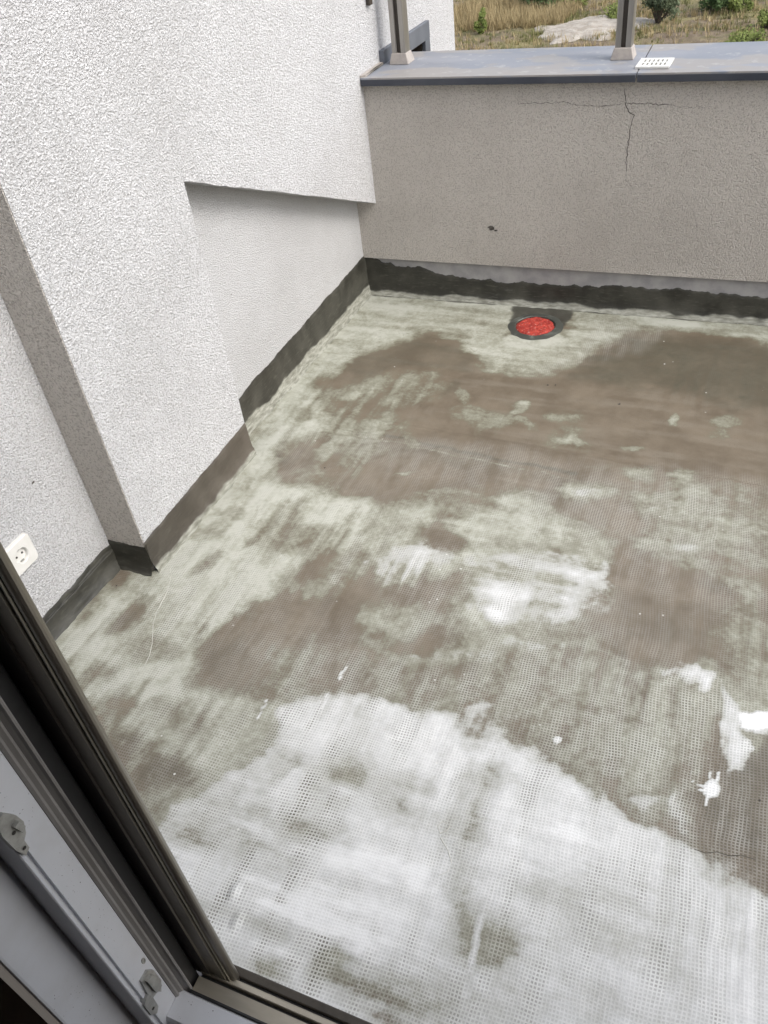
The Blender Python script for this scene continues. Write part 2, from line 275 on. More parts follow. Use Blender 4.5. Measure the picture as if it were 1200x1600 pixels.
    ('film', 0.72, 0.060, 0.050, [(-0.876, 1.649), (-0.695, 1.759), (-0.533, 1.803), (-0.196, 1.671), (-0.166, 1.508), (-0.258, 1.346), (-0.458, 1.263), (-0.568, 1.388), (-0.655, 1.338), (-0.813, 1.365), (-0.899, 1.471)]),
    ('film', 0.10, 0.040, 0.040, [(-0.572, 1.591), (-0.566, 1.552), (-0.572, 1.518), (-0.590, 1.495), (-0.616, 1.488), (-0.645, 1.497), (-0.672, 1.521), (-0.692, 1.557), (-0.700, 1.597), (-0.694, 1.633), (-0.675, 1.657), (-0.648, 1.665), (-0.617, 1.654), (-0.590, 1.627)]),
    ('film', 0.08, 0.050, 0.040, [(-0.827, 1.311), (-0.672, 1.381), (-0.566, 1.487), (-0.513, 1.381), (-0.631, 1.276), (-0.766, 1.258)]),
    ('white', 0.42, 0.090, 0.040, [(-0.606, 1.497), (-0.607, 1.474), (-0.625, 1.446), (-0.658, 1.419), (-0.698, 1.398), (-0.738, 1.387), (-0.771, 1.388), (-0.790, 1.401), (-0.791, 1.424), (-0.773, 1.452), (-0.740, 1.480), (-0.698, 1.502), (-0.657, 1.513), (-0.624, 1.511)]),
    ('white', 0.30, 0.100, 0.050, [(-0.153, 1.523), (-0.160, 1.461), (-0.200, 1.403), (-0.266, 1.358), (-0.344, 1.333), (-0.423, 1.335), (-0.487, 1.363), (-0.524, 1.413), (-0.523, 1.477), (-0.484, 1.542), (-0.413, 1.592), (-0.326, 1.617), (-0.243, 1.611), (-0.182, 1.577)]),
    ('white', 0.72, 0.050, 0.030, [(-0.473, 1.416), (-0.450, 1.442), (-0.412, 1.439), (-0.386, 1.438), (-0.361, 1.450), (-0.358, 1.415), (-0.383, 1.385), (-0.382, 1.334), (-0.411, 1.321), (-0.442, 1.344)]),
    ('white', 0.50, 0.070, 0.040, [(-0.242, 1.533), (-0.249, 1.522), (-0.263, 1.517), (-0.283, 1.520), (-0.305, 1.530), (-0.324, 1.545), (-0.336, 1.562), (-0.339, 1.579), (-0.332, 1.590), (-0.317, 1.595), (-0.296, 1.591), (-0.274, 1.581), (-0.256, 1.566), (-0.244, 1.548)]),
    ('white', 0.58, 0.050, 0.040, [(-0.243, 1.532), (-0.225, 1.562), (-0.222, 1.468), (-0.233, 1.408), (-0.248, 1.371), (-0.276, 1.388), (-0.254, 1.435)]),
    ('white', 0.50, 0.050, 0.045, [(-0.171, 1.554), (-0.176, 1.537), (-0.185, 1.524), (-0.198, 1.519), (-0.212, 1.522), (-0.225, 1.533), (-0.233, 1.549), (-0.236, 1.568), (-0.232, 1.586), (-0.222, 1.599), (-0.209, 1.604), (-0.194, 1.600), (-0.182, 1.589), (-0.174, 1.572)]),
    ('film', 0.70, 0.030, 0.030, [(-0.562, 1.476), (-0.562, 1.461), (-0.572, 1.446), (-0.589, 1.434), (-0.611, 1.427), (-0.633, 1.428), (-0.650, 1.435), (-0.660, 1.447), (-0.661, 1.463), (-0.651, 1.478), (-0.633, 1.490), (-0.611, 1.497), (-0.589, 1.496), (-0.571, 1.489)]),
    ('film', 0.60, 0.050, 0.030, [(-0.232, 1.890), (-0.235, 1.865), (-0.252, 1.839), (-0.282, 1.816), (-0.317, 1.801), (-0.351, 1.797), (-0.378, 1.804), (-0.392, 1.822), (-0.391, 1.847), (-0.373, 1.874), (-0.343, 1.898), (-0.307, 1.913), (-0.272, 1.917), (-0.245, 1.909)]),
    ('white', 0.20, 0.060, 0.020, [(-0.258, 1.894), (-0.258, 1.879), (-0.267, 1.860), (-0.283, 1.841), (-0.303, 1.826), (-0.323, 1.817), (-0.340, 1.816), (-0.349, 1.823), (-0.349, 1.838), (-0.340, 1.857), (-0.323, 1.876), (-0.303, 1.892), (-0.283, 1.901), (-0.267, 1.902)]),
    ('film', 0.60, 0.050, 0.030, [(-0.023, 1.925), (-0.029, 1.896), (-0.052, 1.868), (-0.086, 1.847), (-0.126, 1.836), (-0.165, 1.837), (-0.194, 1.851), (-0.208, 1.876), (-0.203, 1.905), (-0.181, 1.934), (-0.145, 1.957), (-0.103, 1.968), (-0.064, 1.965), (-0.036, 1.950)]),
    ('white', 0.25, 0.060, 0.020, [(-0.059, 1.872), (-0.063, 1.860), (-0.075, 1.848), (-0.094, 1.838), (-0.116, 1.832), (-0.137, 1.831), (-0.152, 1.836), (-0.158, 1.845), (-0.155, 1.857), (-0.143, 1.870), (-0.123, 1.880), (-0.101, 1.886), (-0.081, 1.887), (-0.066, 1.882)]),
    ('film', 0.55, 0.030, 0.020, [(-0.138, 1.994), (-0.139, 1.975), (-0.149, 1.957), (-0.165, 1.945), (-0.184, 1.940), (-0.203, 1.943), (-0.217, 1.954), (-0.225, 1.971), (-0.223, 1.990), (-0.214, 2.008), (-0.198, 2.021), (-0.178, 2.026), (-0.159, 2.023), (-0.145, 2.011)]),
    ('film', 0.60, 0.030, 0.020, [(0.003, 1.975), (-0.003, 1.959), (-0.016, 1.949), (-0.034, 1.947), (-0.052, 1.953), (-0.069, 1.967), (-0.080, 1.985), (-0.083, 2.004), (-0.077, 2.020), (-0.064, 2.031), (-0.046, 2.033), (-0.027, 2.026), (-0.010, 2.012), (0.000, 1.994)]),
    ('film', 0.45, 0.050, 0.030, [(0.030, 1.748), (0.024, 1.719), (0.003, 1.691), (-0.029, 1.670), (-0.067, 1.659), (-0.103, 1.661), (-0.130, 1.675), (-0.143, 1.699), (-0.139, 1.729), (-0.118, 1.758), (-0.084, 1.781), (-0.045, 1.792), (-0.008, 1.789), (0.018, 1.773)]),
    ('white', 0.20, 0.060, 0.020, [(0.032, 1.724), (0.030, 1.710), (0.020, 1.697), (0.006, 1.687), (-0.011, 1.682), (-0.027, 1.683), (-0.039, 1.690), (-0.045, 1.701), (-0.043, 1.715), (-0.033, 1.729), (-0.018, 1.739), (-0.001, 1.744), (0.015, 1.743), (0.027, 1.735)]),
    ('film', 0.45, 0.050, 0.030, [(0.181, 1.681), (0.180, 1.635), (0.173, 1.597), (0.160, 1.574), (0.144, 1.569), (0.128, 1.584), (0.115, 1.616), (0.108, 1.659), (0.108, 1.707), (0.115, 1.748), (0.129, 1.774), (0.146, 1.779), (0.162, 1.761), (0.175, 1.726)]),
    ('film', 0.35, 0.050, 0.040, [(-0.564, 1.779), (-0.567, 1.755), (-0.586, 1.731), (-0.619, 1.712), (-0.658, 1.701), (-0.697, 1.701), (-0.728, 1.711), (-0.745, 1.730), (-0.744, 1.755), (-0.725, 1.779), (-0.691, 1.799), (-0.650, 1.810), (-0.611, 1.810), (-0.580, 1.799)]),
    ('film', 0.45, 0.040, 0.030, [(0.087, 1.630), (0.079, 1.621), (0.061, 1.621), (0.038, 1.628), (0.012, 1.642), (-0.010, 1.660), (-0.024, 1.678), (-0.027, 1.694), (-0.019, 1.703), (-0.000, 1.703), (0.025, 1.695), (0.050, 1.681), (0.072, 1.662), (0.085, 1.644)]),
    ('damp', 0.25, 0.080, 0.050, [(-0.179, 1.413), (-0.029, 1.526), (0.190, 1.526), (0.200, 1.368), (0.007, 1.366), (-0.163, 1.333)]),
    ('film', 0.45, 0.050, 0.040, [(0.194, 1.474), (0.190, 1.442), (0.177, 1.414), (0.156, 1.394), (0.132, 1.387), (0.110, 1.393), (0.092, 1.412), (0.084, 1.441), (0.086, 1.473), (0.100, 1.503), (0.121, 1.524), (0.146, 1.532), (0.169, 1.525), (0.186, 1.504)]),
    ('film', 0.50, 0.050, 0.030, [(-0.762, 1.248), (-0.643, 1.307), (-0.569, 1.295), (-0.612, 1.226), (-0.720, 1.193)]),
    ('film', 0.60, 0.040, 0.040, [(-0.719, 1.150), (-0.594, 1.178), (-0.423, 1.253), (-0.220, 1.315), (-0.143, 1.309), (-0.207, 1.258), (-0.397, 1.169), (-0.573, 1.123), (-0.672, 1.122)]),
    ('white', 0.28, 0.080, 0.030, [(-0.422, 1.197), (-0.429, 1.187), (-0.452, 1.175), (-0.487, 1.165), (-0.527, 1.157), (-0.564, 1.153), (-0.592, 1.155), (-0.604, 1.161), (-0.597, 1.171), (-0.573, 1.183), (-0.537, 1.193), (-0.496, 1.201), (-0.459, 1.205), (-0.433, 1.203)]),
    ('white', 0.25, 0.080, 0.030, [(-0.188, 1.305), (-0.198, 1.291), (-0.230, 1.270), (-0.278, 1.244), (-0.333, 1.220), (-0.384, 1.201), (-0.421, 1.192), (-0.436, 1.195), (-0.427, 1.208), (-0.394, 1.230), (-0.345, 1.256), (-0.290, 1.280), (-0.239, 1.299), (-0.202, 1.307)]),
    ('film', 0.42, 0.060, 0.040, [(-0.920, 1.055), (-0.698, 1.104), (-0.483, 1.142), (-0.212, 1.277), (0.012, 1.328), (0.089, 1.258), (0.130, 1.101), (0.111, 0.931), (-0.007, 0.919), (-0.139, 0.948), (-0.287, 0.995), (-0.439, 1.014), (-0.656, 1.008), (-0.823, 0.907)]),
    ('film', 0.05, 0.060, 0.040, [(-0.570, 1.072), (-0.576, 1.058), (-0.602, 1.043), (-0.642, 1.028), (-0.689, 1.019), (-0.733, 1.015), (-0.767, 1.019), (-0.783, 1.029), (-0.777, 1.043), (-0.750, 1.059), (-0.709, 1.074), (-0.661, 1.083), (-0.616, 1.087), (-0.584, 1.083)]),
    ('damp', 0.30, 0.050, 0.030, [(-0.076, 0.970), (-0.088, 0.953), (-0.111, 0.944), (-0.142, 0.944), (-0.175, 0.954), (-0.203, 0.971), (-0.221, 0.993), (-0.225, 1.016), (-0.213, 1.034), (-0.188, 1.043), (-0.155, 1.042), (-0.122, 1.031), (-0.094, 1.013), (-0.078, 0.991)]),
    ('damp', 0.25, 0.050, 0.030, [(0.039, 1.120), (0.034, 1.083), (0.011, 1.047), (-0.026, 1.019), (-0.069, 1.005), (-0.111, 1.006), (-0.145, 1.023), (-0.162, 1.053), (-0.159, 1.091), (-0.137, 1.129), (-0.098, 1.159), (-0.051, 1.174), (-0.007, 1.171), (0.025, 1.152)]),
    ('mesh', 1.00, 0.080, 0.050, [(-0.962, 1.063), (-0.706, 1.122), (-0.483, 1.142), (-0.212, 1.277), (0.012, 1.328), (0.089, 1.258), (0.130, 1.101), (0.224, 0.957), (0.233, 0.807), (-0.004, 0.905), (-0.139, 0.948), (-0.287, 0.995), (-0.439, 1.014), (-0.656, 1.008), (-0.823, 0.907)]),
    ('mesh', 1.00, 0.120, 0.050, [(-0.815, 0.891), (-0.645, 0.984), (-0.474, 0.867), (-0.471, 0.715), (-0.381, 0.383), (-0.568, 0.314), (-0.923, 0.558)]),
    ('mesh', 0.70, 0.120, 0.050, [(-0.653, 1.000), (-0.287, 0.995), (-0.007, 0.919), (0.231, 0.831), (0.244, 0.617), (-0.381, 0.383), (-0.471, 0.715), (-0.474, 0.867)]),
    ('mesh', 0.60, 0.100, 0.050, [(-1.365, 1.228), (-1.100, 1.386), (-0.983, 1.169), (-1.100, 1.042), (-1.220, 0.877), (-1.388, 0.887)]),
    ('mesh', 0.65, 0.100, 0.050, [(-1.361, 0.853), (-1.029, 0.958), (-0.829, 0.887), (-0.792, 0.760), (-0.914, 0.591)]),
    ('mesh', 0.75, 0.080, 0.040, [(-0.741, 1.463), (-0.416, 1.582), (-0.166, 1.508), (-0.076, 1.340), (-0.330, 1.261), (-0.647, 1.226)]),
    ('mesh', 0.70, 0.080, 0.040, [(-0.725, 1.846), (-0.187, 2.019), (0.129, 2.010), (0.189, 1.547), (-0.113, 1.570), (-0.492, 1.725)]),
    ('mesh', 0.55, 0.050, 0.030, [(-1.077, 1.964), (-0.651, 1.999), (-0.365, 1.972), (-0.374, 1.846), (-0.715, 1.816), (-1.020, 1.836)]),
    ('mesh', 0.50, 0.050, 0.030, [(-0.493, 2.878), (-0.233, 2.854), (-0.295, 2.677), (-0.492, 2.545), (-0.600, 2.435), (-0.520, 2.676)]),
    ('white', 0.66, 0.028, 0.022, [(-0.807, 0.909), (-0.731, 0.975), (-0.654, 1.003), (-0.526, 1.000), (-0.436, 1.006), (-0.396, 0.976), (-0.283, 0.983), (-0.191, 0.946), (-0.124, 0.938), (-0.053, 0.900), (0.048, 0.879), (0.119, 0.860), (0.263, 0.818), (0.273, 0.589), (-0.548, 0.280), (-0.722, 0.391), (-0.923, 0.558), (-0.858, 0.680), (-0.788, 0.811)]),  # white slurry by the door, part of its whiteness painted wet glare
    ('white', 0.80, 0.060, 0.050, [(-0.582, 0.986), (-0.433, 0.998), (-0.295, 0.976), (-0.134, 0.927), (0.011, 0.883), (-0.036, 0.812), (-0.221, 0.761), (-0.368, 0.809), (-0.485, 0.896)]),
    ('white', 0.88, 0.080, 0.050, [(-0.661, 0.578), (-0.520, 0.698), (-0.384, 0.703), (-0.324, 0.607), (-0.379, 0.492), (-0.569, 0.458)]),
    ('damp', 0.60, 0.050, 0.070, [(-0.779, 0.780), (-0.751, 0.773), (-0.726, 0.641), (-0.680, 0.586), (-0.723, 0.584), (-0.760, 0.675)]),
    ('white', 0.30, 0.050, 0.070, [(-0.779, 0.780), (-0.751, 0.773), (-0.726, 0.641), (-0.680, 0.586), (-0.723, 0.584), (-0.760, 0.675)]),
    ('white', 0.45, 0.060, 0.050, [(-0.932, 0.570), (-0.854, 0.674), (-0.792, 0.760), (-0.721, 0.688), (-0.779, 0.551), (-0.839, 0.502)]),
    ('film', 0.80, 0.050, 0.040, [(-0.932, 0.570), (-0.854, 0.674), (-0.792, 0.760), (-0.721, 0.688), (-0.779, 0.551), (-0.839, 0.502)]),
    ('white', 0.25, 0.070, 0.050, [(-0.576, 0.853), (-0.562, 0.831), (-0.560, 0.802), (-0.570, 0.772), (-0.589, 0.746), (-0.615, 0.730), (-0.642, 0.725), (-0.665, 0.734), (-0.680, 0.755), (-0.684, 0.783), (-0.675, 0.814), (-0.655, 0.841), (-0.628, 0.859), (-0.600, 0.863)]),
    ('white', 0.30, 0.060, 0.050, [(-0.580, 0.703), (-0.577, 0.688), (-0.584, 0.671), (-0.601, 0.654), (-0.623, 0.641), (-0.647, 0.635), (-0.668, 0.636), (-0.682, 0.645), (-0.686, 0.660), (-0.679, 0.678), (-0.662, 0.695), (-0.639, 0.708), (-0.615, 0.714), (-0.594, 0.713)]),
    ('white', 0.45, 0.050, 0.040, [(-0.435, 0.801), (-0.432, 0.776), (-0.442, 0.752), (-0.463, 0.734), (-0.490, 0.724), (-0.519, 0.726), (-0.544, 0.738), (-0.561, 0.758), (-0.565, 0.784), (-0.555, 0.809), (-0.534, 0.829), (-0.505, 0.838), (-0.475, 0.836), (-0.450, 0.823)]),
    ('white', 0.30, 0.040, 0.030, [(-0.334, 1.005), (-0.331, 0.984), (-0.335, 0.965), (-0.344, 0.952), (-0.358, 0.948), (-0.374, 0.952), (-0.387, 0.965), (-0.397, 0.984), (-0.401, 1.006), (-0.397, 1.025), (-0.387, 1.039), (-0.373, 1.043), (-0.357, 1.038), (-0.343, 1.025)]),
    ('white', 0.60, 0.050, 0.020, [(-0.348, 1.058), (-0.349, 1.052), (-0.355, 1.045), (-0.365, 1.039), (-0.377, 1.035), (-0.389, 1.034), (-0.398, 1.036), (-0.402, 1.041), (-0.402, 1.047), (-0.396, 1.054), (-0.385, 1.060), (-0.373, 1.064), (-0.362, 1.065), (-0.353, 1.063)]),
    ('white', 0.22, 0.050, 0.040, [(-0.322, 0.639), (-0.302, 0.692), (-0.238, 0.650), (-0.188, 0.644), (-0.178, 0.566), (-0.203, 0.534), (-0.272, 0.531)]),
    ('damp', 0.40, 0.050, 0.030, [(-0.206, 0.614), (-0.203, 0.591), (-0.210, 0.571), (-0.223, 0.556), (-0.241, 0.550), (-0.260, 0.553), (-0.277, 0.565), (-0.288, 0.584), (-0.291, 0.606), (-0.285, 0.628), (-0.271, 0.643), (-0.253, 0.650), (-0.233, 0.646), (-0.216, 0.633)]),
    ('white', 0.40, 0.050, 0.030, [(-0.275, 0.783), (-0.279, 0.749), (-0.290, 0.722), (-0.305, 0.708), (-0.322, 0.708), (-0.337, 0.723), (-0.347, 0.751), (-0.351, 0.786), (-0.347, 0.822), (-0.336, 0.851), (-0.320, 0.867), (-0.303, 0.866), (-0.287, 0.848), (-0.278, 0.819)]),
    ('white', 0.40, 0.060, 0.040, [(-0.076, 0.708), (-0.083, 0.696), (-0.102, 0.685), (-0.129, 0.678), (-0.159, 0.676), (-0.186, 0.679), (-0.206, 0.687), (-0.213, 0.698), (-0.206, 0.710), (-0.187, 0.721), (-0.159, 0.728), (-0.128, 0.730), (-0.101, 0.727), (-0.083, 0.719)]),
    ('white', 0.35, 0.060, 0.040, [(-0.262, 0.906), (-0.264, 0.895), (-0.275, 0.883), (-0.294, 0.872), (-0.316, 0.864), (-0.337, 0.862), (-0.354, 0.865), (-0.362, 0.873), (-0.360, 0.884), (-0.349, 0.897), (-0.330, 0.908), (-0.307, 0.916), (-0.286, 0.918), (-0.270, 0.915)]),
    ('white', 0.30, 0.040, 0.030, [(0.226, 0.834), (0.218, 0.824), (0.202, 0.817), (0.181, 0.816), (0.159, 0.819), (0.140, 0.828), (0.128, 0.839), (0.126, 0.851), (0.134, 0.861), (0.150, 0.868), (0.172, 0.869), (0.195, 0.865), (0.213, 0.856), (0.225, 0.845)]),
    ('damp', 0.50, 0.040, 0.030, [(0.179, 0.856), (0.172, 0.849), (0.156, 0.847), (0.135, 0.850), (0.112, 0.856), (0.093, 0.866), (0.081, 0.876), (0.078, 0.886), (0.086, 0.892), (0.102, 0.894), (0.124, 0.891), (0.147, 0.885), (0.165, 0.875), (0.177, 0.865)]),
    ('white', 0.60, 0.030, 0.020, [(0.105, 0.858), (0.100, 0.853), (0.090, 0.850), (0.077, 0.850), (0.063, 0.852), (0.050, 0.857), (0.042, 0.863), (0.041, 0.869), (0.045, 0.875), (0.055, 0.878), (0.069, 0.878), (0.083, 0.875), (0.096, 0.870), (0.103, 0.864)]),
    ('white', 0.15, 0.040, 0.030, [(-0.534, 0.430), (-0.533, 0.420), (-0.539, 0.410), (-0.550, 0.402), (-0.565, 0.397), (-0.580, 0.395), (-0.592, 0.399), (-0.600, 0.406), (-0.602, 0.415), (-0.596, 0.425), (-0.585, 0.434), (-0.570, 0.439), (-0.555, 0.440), (-0.542, 0.437)]),
    ('damp', 0.60, 0.030, 0.030, [(-0.540, 0.433), (-0.539, 0.425), (-0.543, 0.416), (-0.552, 0.409), (-0.563, 0.405), (-0.576, 0.404), (-0.586, 0.407), (-0.593, 0.414), (-0.595, 0.423), (-0.591, 0.431), (-0.582, 0.439), (-0.570, 0.443), (-0.557, 0.443), (-0.547, 0.440)]),
    ('white', 0.12, 0.035, 0.030, [(-0.427, 0.464), (-0.424, 0.448), (-0.428, 0.433), (-0.439, 0.422), (-0.454, 0.417), (-0.470, 0.418), (-0.485, 0.425), (-0.496, 0.438), (-0.499, 0.454), (-0.495, 0.469), (-0.484, 0.481), (-0.469, 0.486), (-0.451, 0.485), (-0.436, 0.477)]),
    ('damp', 0.80, 0.030, 0.030, [(-0.440, 0.470), (-0.438, 0.459), (-0.441, 0.448), (-0.449, 0.440), (-0.461, 0.436), (-0.473, 0.437), (-0.484, 0.442), (-0.492, 0.451), (-0.494, 0.462), (-0.491, 0.473), (-0.482, 0.482), (-0.471, 0.486), (-0.458, 0.485), (-0.447, 0.480)]),
    ('white', 0.25, 0.060, 0.040, [(-0.431, 0.440), (-0.279, 0.484), (-0.188, 0.486), (-0.155, 0.448), (-0.333, 0.381), (-0.435, 0.395)]),
    ('film', 0.60, 0.060, 0.040, [(-0.205, 0.462), (-0.213, 0.447), (-0.241, 0.432), (-0.282, 0.418), (-0.329, 0.408), (-0.373, 0.405), (-0.406, 0.408), (-0.419, 0.419), (-0.411, 0.434), (-0.383, 0.451), (-0.340, 0.465), (-0.291, 0.475), (-0.247, 0.477), (-0.217, 0.473)]),
    ('white', 0.55, 0.050, 0.030, [(-0.120, 0.522), (-0.123, 0.507), (-0.137, 0.491), (-0.159, 0.477), (-0.186, 0.467), (-0.212, 0.463), (-0.232, 0.467), (-0.242, 0.477), (-0.240, 0.491), (-0.226, 0.508), (-0.203, 0.523), (-0.176, 0.533), (-0.149, 0.536), (-0.130, 0.532)]),
    ('film', 0.90, 0.050, 0.030, [(-0.097, 0.562), (-0.099, 0.543), (-0.113, 0.523), (-0.135, 0.507), (-0.162, 0.497), (-0.188, 0.495), (-0.209, 0.502), (-0.221, 0.517), (-0.220, 0.536), (-0.207, 0.557), (-0.184, 0.574), (-0.156, 0.584), (-0.129, 0.585), (-0.108, 0.577)]),
    ('film', 0.60, 0.100, 0.030, [(-0.807, 0.909), (-0.526, 1.000), (-0.283, 0.983), (-0.053, 0.900), (0.263, 0.818), (0.273, 0.589), (-0.548, 0.280), (-0.923, 0.558)]),
    ('white', 0.72, 0.030, 0.030, [(0.097, 1.282), (0.144, 1.226), (0.244, 1.258), (0.246, 1.208), (0.161, 1.174), (0.178, 1.086), (0.147, 1.057), (0.111, 1.144)]),
    ('white', 1.00, 0.006, 0.012, [(0.145, 1.214), (0.244, 1.263), (0.246, 1.213), (0.161, 1.174)]),
    ('white', 0.98, 0.006, 0.012, [(0.132, 1.020), (0.131, 1.011), (0.128, 1.002), (0.122, 0.996), (0.116, 0.993), (0.109, 0.995), (0.104, 1.001), (0.102, 1.010), (0.102, 1.020), (0.105, 1.029), (0.111, 1.035), (0.118, 1.038), (0.124, 1.036), (0.129, 1.029)]),
    ('white', 0.50, 0.060, 0.050, [(0.083, 1.330), (0.078, 1.316), (0.065, 1.303), (0.046, 1.294), (0.025, 1.290), (0.005, 1.292), (-0.009, 1.299), (-0.015, 1.311), (-0.011, 1.326), (0.002, 1.339), (0.021, 1.349), (0.043, 1.353), (0.063, 1.351), (0.077, 1.342)]),
    ('white', 0.45, 0.040, 0.020, [(0.017, 0.956), (0.014, 0.951), (0.006, 0.947), (-0.005, 0.943), (-0.018, 0.941), (-0.030, 0.942), (-0.038, 0.944), (-0.041, 0.948), (-0.038, 0.953), (-0.030, 0.958), (-0.019, 0.961), (-0.006, 0.963), (0.006, 0.962), (0.014, 0.960)]),
    ('white', 0.40, 0.050, 0.030, [(0.073, 0.946), (0.078, 0.925), (0.079, 0.906), (0.077, 0.895), (0.072, 0.892), (0.064, 0.898), (0.056, 0.912), (0.049, 0.932), (0.043, 0.954), (0.042, 0.974), (0.044, 0.986), (0.049, 0.989), (0.057, 0.982), (0.065, 0.967)]),
    ('white', 0.95, 0.004, 0.006, [(-0.190, 1.031), (-0.190, 1.026), (-0.192, 1.022), (-0.195, 1.019), (-0.199, 1.018), (-0.203, 1.019), (-0.206, 1.021), (-0.208, 1.025), (-0.208, 1.029), (-0.206, 1.033), (-0.203, 1.036), (-0.199, 1.037), (-0.195, 1.037), (-0.192, 1.034)]),
    ('white', 0.30, 0.070, 0.020, [(-0.067, 1.019), (-0.066, 1.005), (-0.070, 0.991), (-0.076, 0.983), (-0.085, 0.980), (-0.094, 0.983), (-0.102, 0.993), (-0.106, 1.006), (-0.107, 1.021), (-0.104, 1.035), (-0.097, 1.044), (-0.088, 1.047), (-0.079, 1.043), (-0.072, 1.033)]),
    ('white', 0.25, 0.060, 0.020, [(-0.267, 1.053), (-0.268, 1.044), (-0.275, 1.034), (-0.287, 1.026), (-0.302, 1.021), (-0.316, 1.021), (-0.327, 1.024), (-0.333, 1.031), (-0.332, 1.041), (-0.325, 1.051), (-0.313, 1.059), (-0.298, 1.063), (-0.283, 1.064), (-0.272, 1.060)]),
    ('damp', 0.55, 0.050, 0.040, [(0.126, 1.149), (0.247, 1.197), (0.262, 0.854), (0.113, 0.918), (0.082, 0.978)]),
    ('film', 0.02, 0.050, 0.040, [(0.138, 1.153), (0.247, 1.197), (0.262, 0.854), (0.113, 0.918), (0.094, 0.982)]),
    ('film', 0.95, 0.020, 0.015, [(-0.567, 2.704), (-0.571, 2.675), (-0.596, 2.646), (-0.636, 2.625), (-0.684, 2.615), (-0.731, 2.618), (-0.767, 2.634), (-0.786, 2.659), (-0.783, 2.690), (-0.759, 2.719), (-0.717, 2.741), (-0.667, 2.751), (-0.620, 2.747), (-0.584, 2.730)]),
    ('dark', 0.05, 0.020, 0.010, [(-0.576, 2.664), (-0.581, 2.647), (-0.603, 2.629), (-0.637, 2.615), (-0.677, 2.607), (-0.715, 2.606), (-0.744, 2.613), (-0.757, 2.627), (-0.753, 2.644), (-0.731, 2.662), (-0.696, 2.677), (-0.655, 2.685), (-0.617, 2.686), (-0.589, 2.678)]),
    ('dark', 0.78, 0.014, 0.012, [(-0.858, 3.027), (-0.586, 3.031), (-0.583, 2.871), (-0.605, 2.755), (-0.671, 2.693), (-0.768, 2.707), (-0.798, 2.777)]),
]
STREAKS = [
    ('dark', 0.00, 0.0180, [(-1.474, 2.704), (-1.488, 2.551), (-1.482, 2.237), (-1.475, 2.003)]),
    ('white', 0.85, 0.0110, [(-1.491, 2.587), (-1.494, 2.365), (-1.487, 2.096)]),
    ('film', 0.90, 0.0200, [(-1.473, 2.732), (-1.477, 2.331), (-1.476, 1.982)]),
    ('dark', 0.70, 0.0080, [(-1.452, 2.815), (-1.456, 2.456), (-1.471, 2.164), (-1.477, 1.962)]),
    ('white', 0.95, 0.0035, [(-0.725, 0.984), (-0.723, 0.947)]),
    ('white', 0.95, 0.0030, [(-0.716, 1.068), (-0.716, 1.038)]),
    ('white', 0.90, 0.0030, [(-0.858, 0.924), (-0.850, 0.876)]),
    ('white', 1.00, 0.0030, [(0.117, 1.012), (0.080, 1.019)]),
    ('white', 1.00, 0.0030, [(0.116, 1.020), (0.108, 1.055)]),
    ('white', 1.00, 0.0030, [(0.121, 1.018), (0.127, 1.057)]),
    ('white', 1.00, 0.0025, [(0.113, 1.004), (0.097, 1.001)]),
    ('white', 1.00, 0.0030, [(0.118, 1.005), (0.113, 0.980)]),
    ('mesh', 1.00, 0.0200, [(-0.875, 1.505), (-0.862, 1.325)]),
    ('mesh', 1.00, 0.0200, [(-0.107, 1.310), (-0.098, 1.108), (-0.080, 1.015)]),
    ('mesh', 1.00, 0.0200, [(0.026, 1.275), (0.033, 1.169)]),
    ('mesh', 1.00, 0.0200, [(-0.264, 1.182), (-0.269, 1.088)]),
    ('damp', 0.60, 0.0120, [(-0.107, 1.310), (-0.104, 1.177)]),
    ('damp', 0.50, 0.0120, [(0.026, 1.275), (0.031, 1.185)]),
    ('damp', 0.50, 0.0100, [(-0.878, 1.490), (-0.863, 1.350)]),
    ('damp', 0.80, 0.0080, [(-1.212, 1.976), (-0.902, 1.979), (-0.637, 1.952), (-0.357, 1.936)]),
    ('film', 0.35, 0.0050, [(-1.199, 1.949), (-0.892, 1.952), (-0.629, 1.927), (-0.352, 1.913)]),
    ('white', 0.60, 0.0080, [(-0.240, 0.625), (-0.228, 0.548), (-0.222, 0.484)]),
]
BLISTERS = [(-0.697, 0.506, 0.011), (-0.664, 0.46, 0.011)]
def sd_poly(px, py, poly):
    d = np.full(px.shape, 1e9); inside = np.zeros(px.shape, bool); n = len(poly)
    for i in range(n):
        ax, ay = poly[i]; bx, by = poly[(i + 1) % n]
        ex, ey = bx - ax, by - ay; wx, wy = px - ax, py - ay
        t = np.clip((wx * ex + wy * ey) / (ex * ex + ey * ey + 1e-12), 0, 1)
        d = np.minimum(d, (wx - t * ex) ** 2 + (wy - t * ey) ** 2)
        c = ((ay > py) != (by > py)) & (px < (bx - ax) * (py - ay) / (by - ay + 1e-12) + ax)
        inside ^= c
    d = np.sqrt(d); return np.where(inside, -d, d)

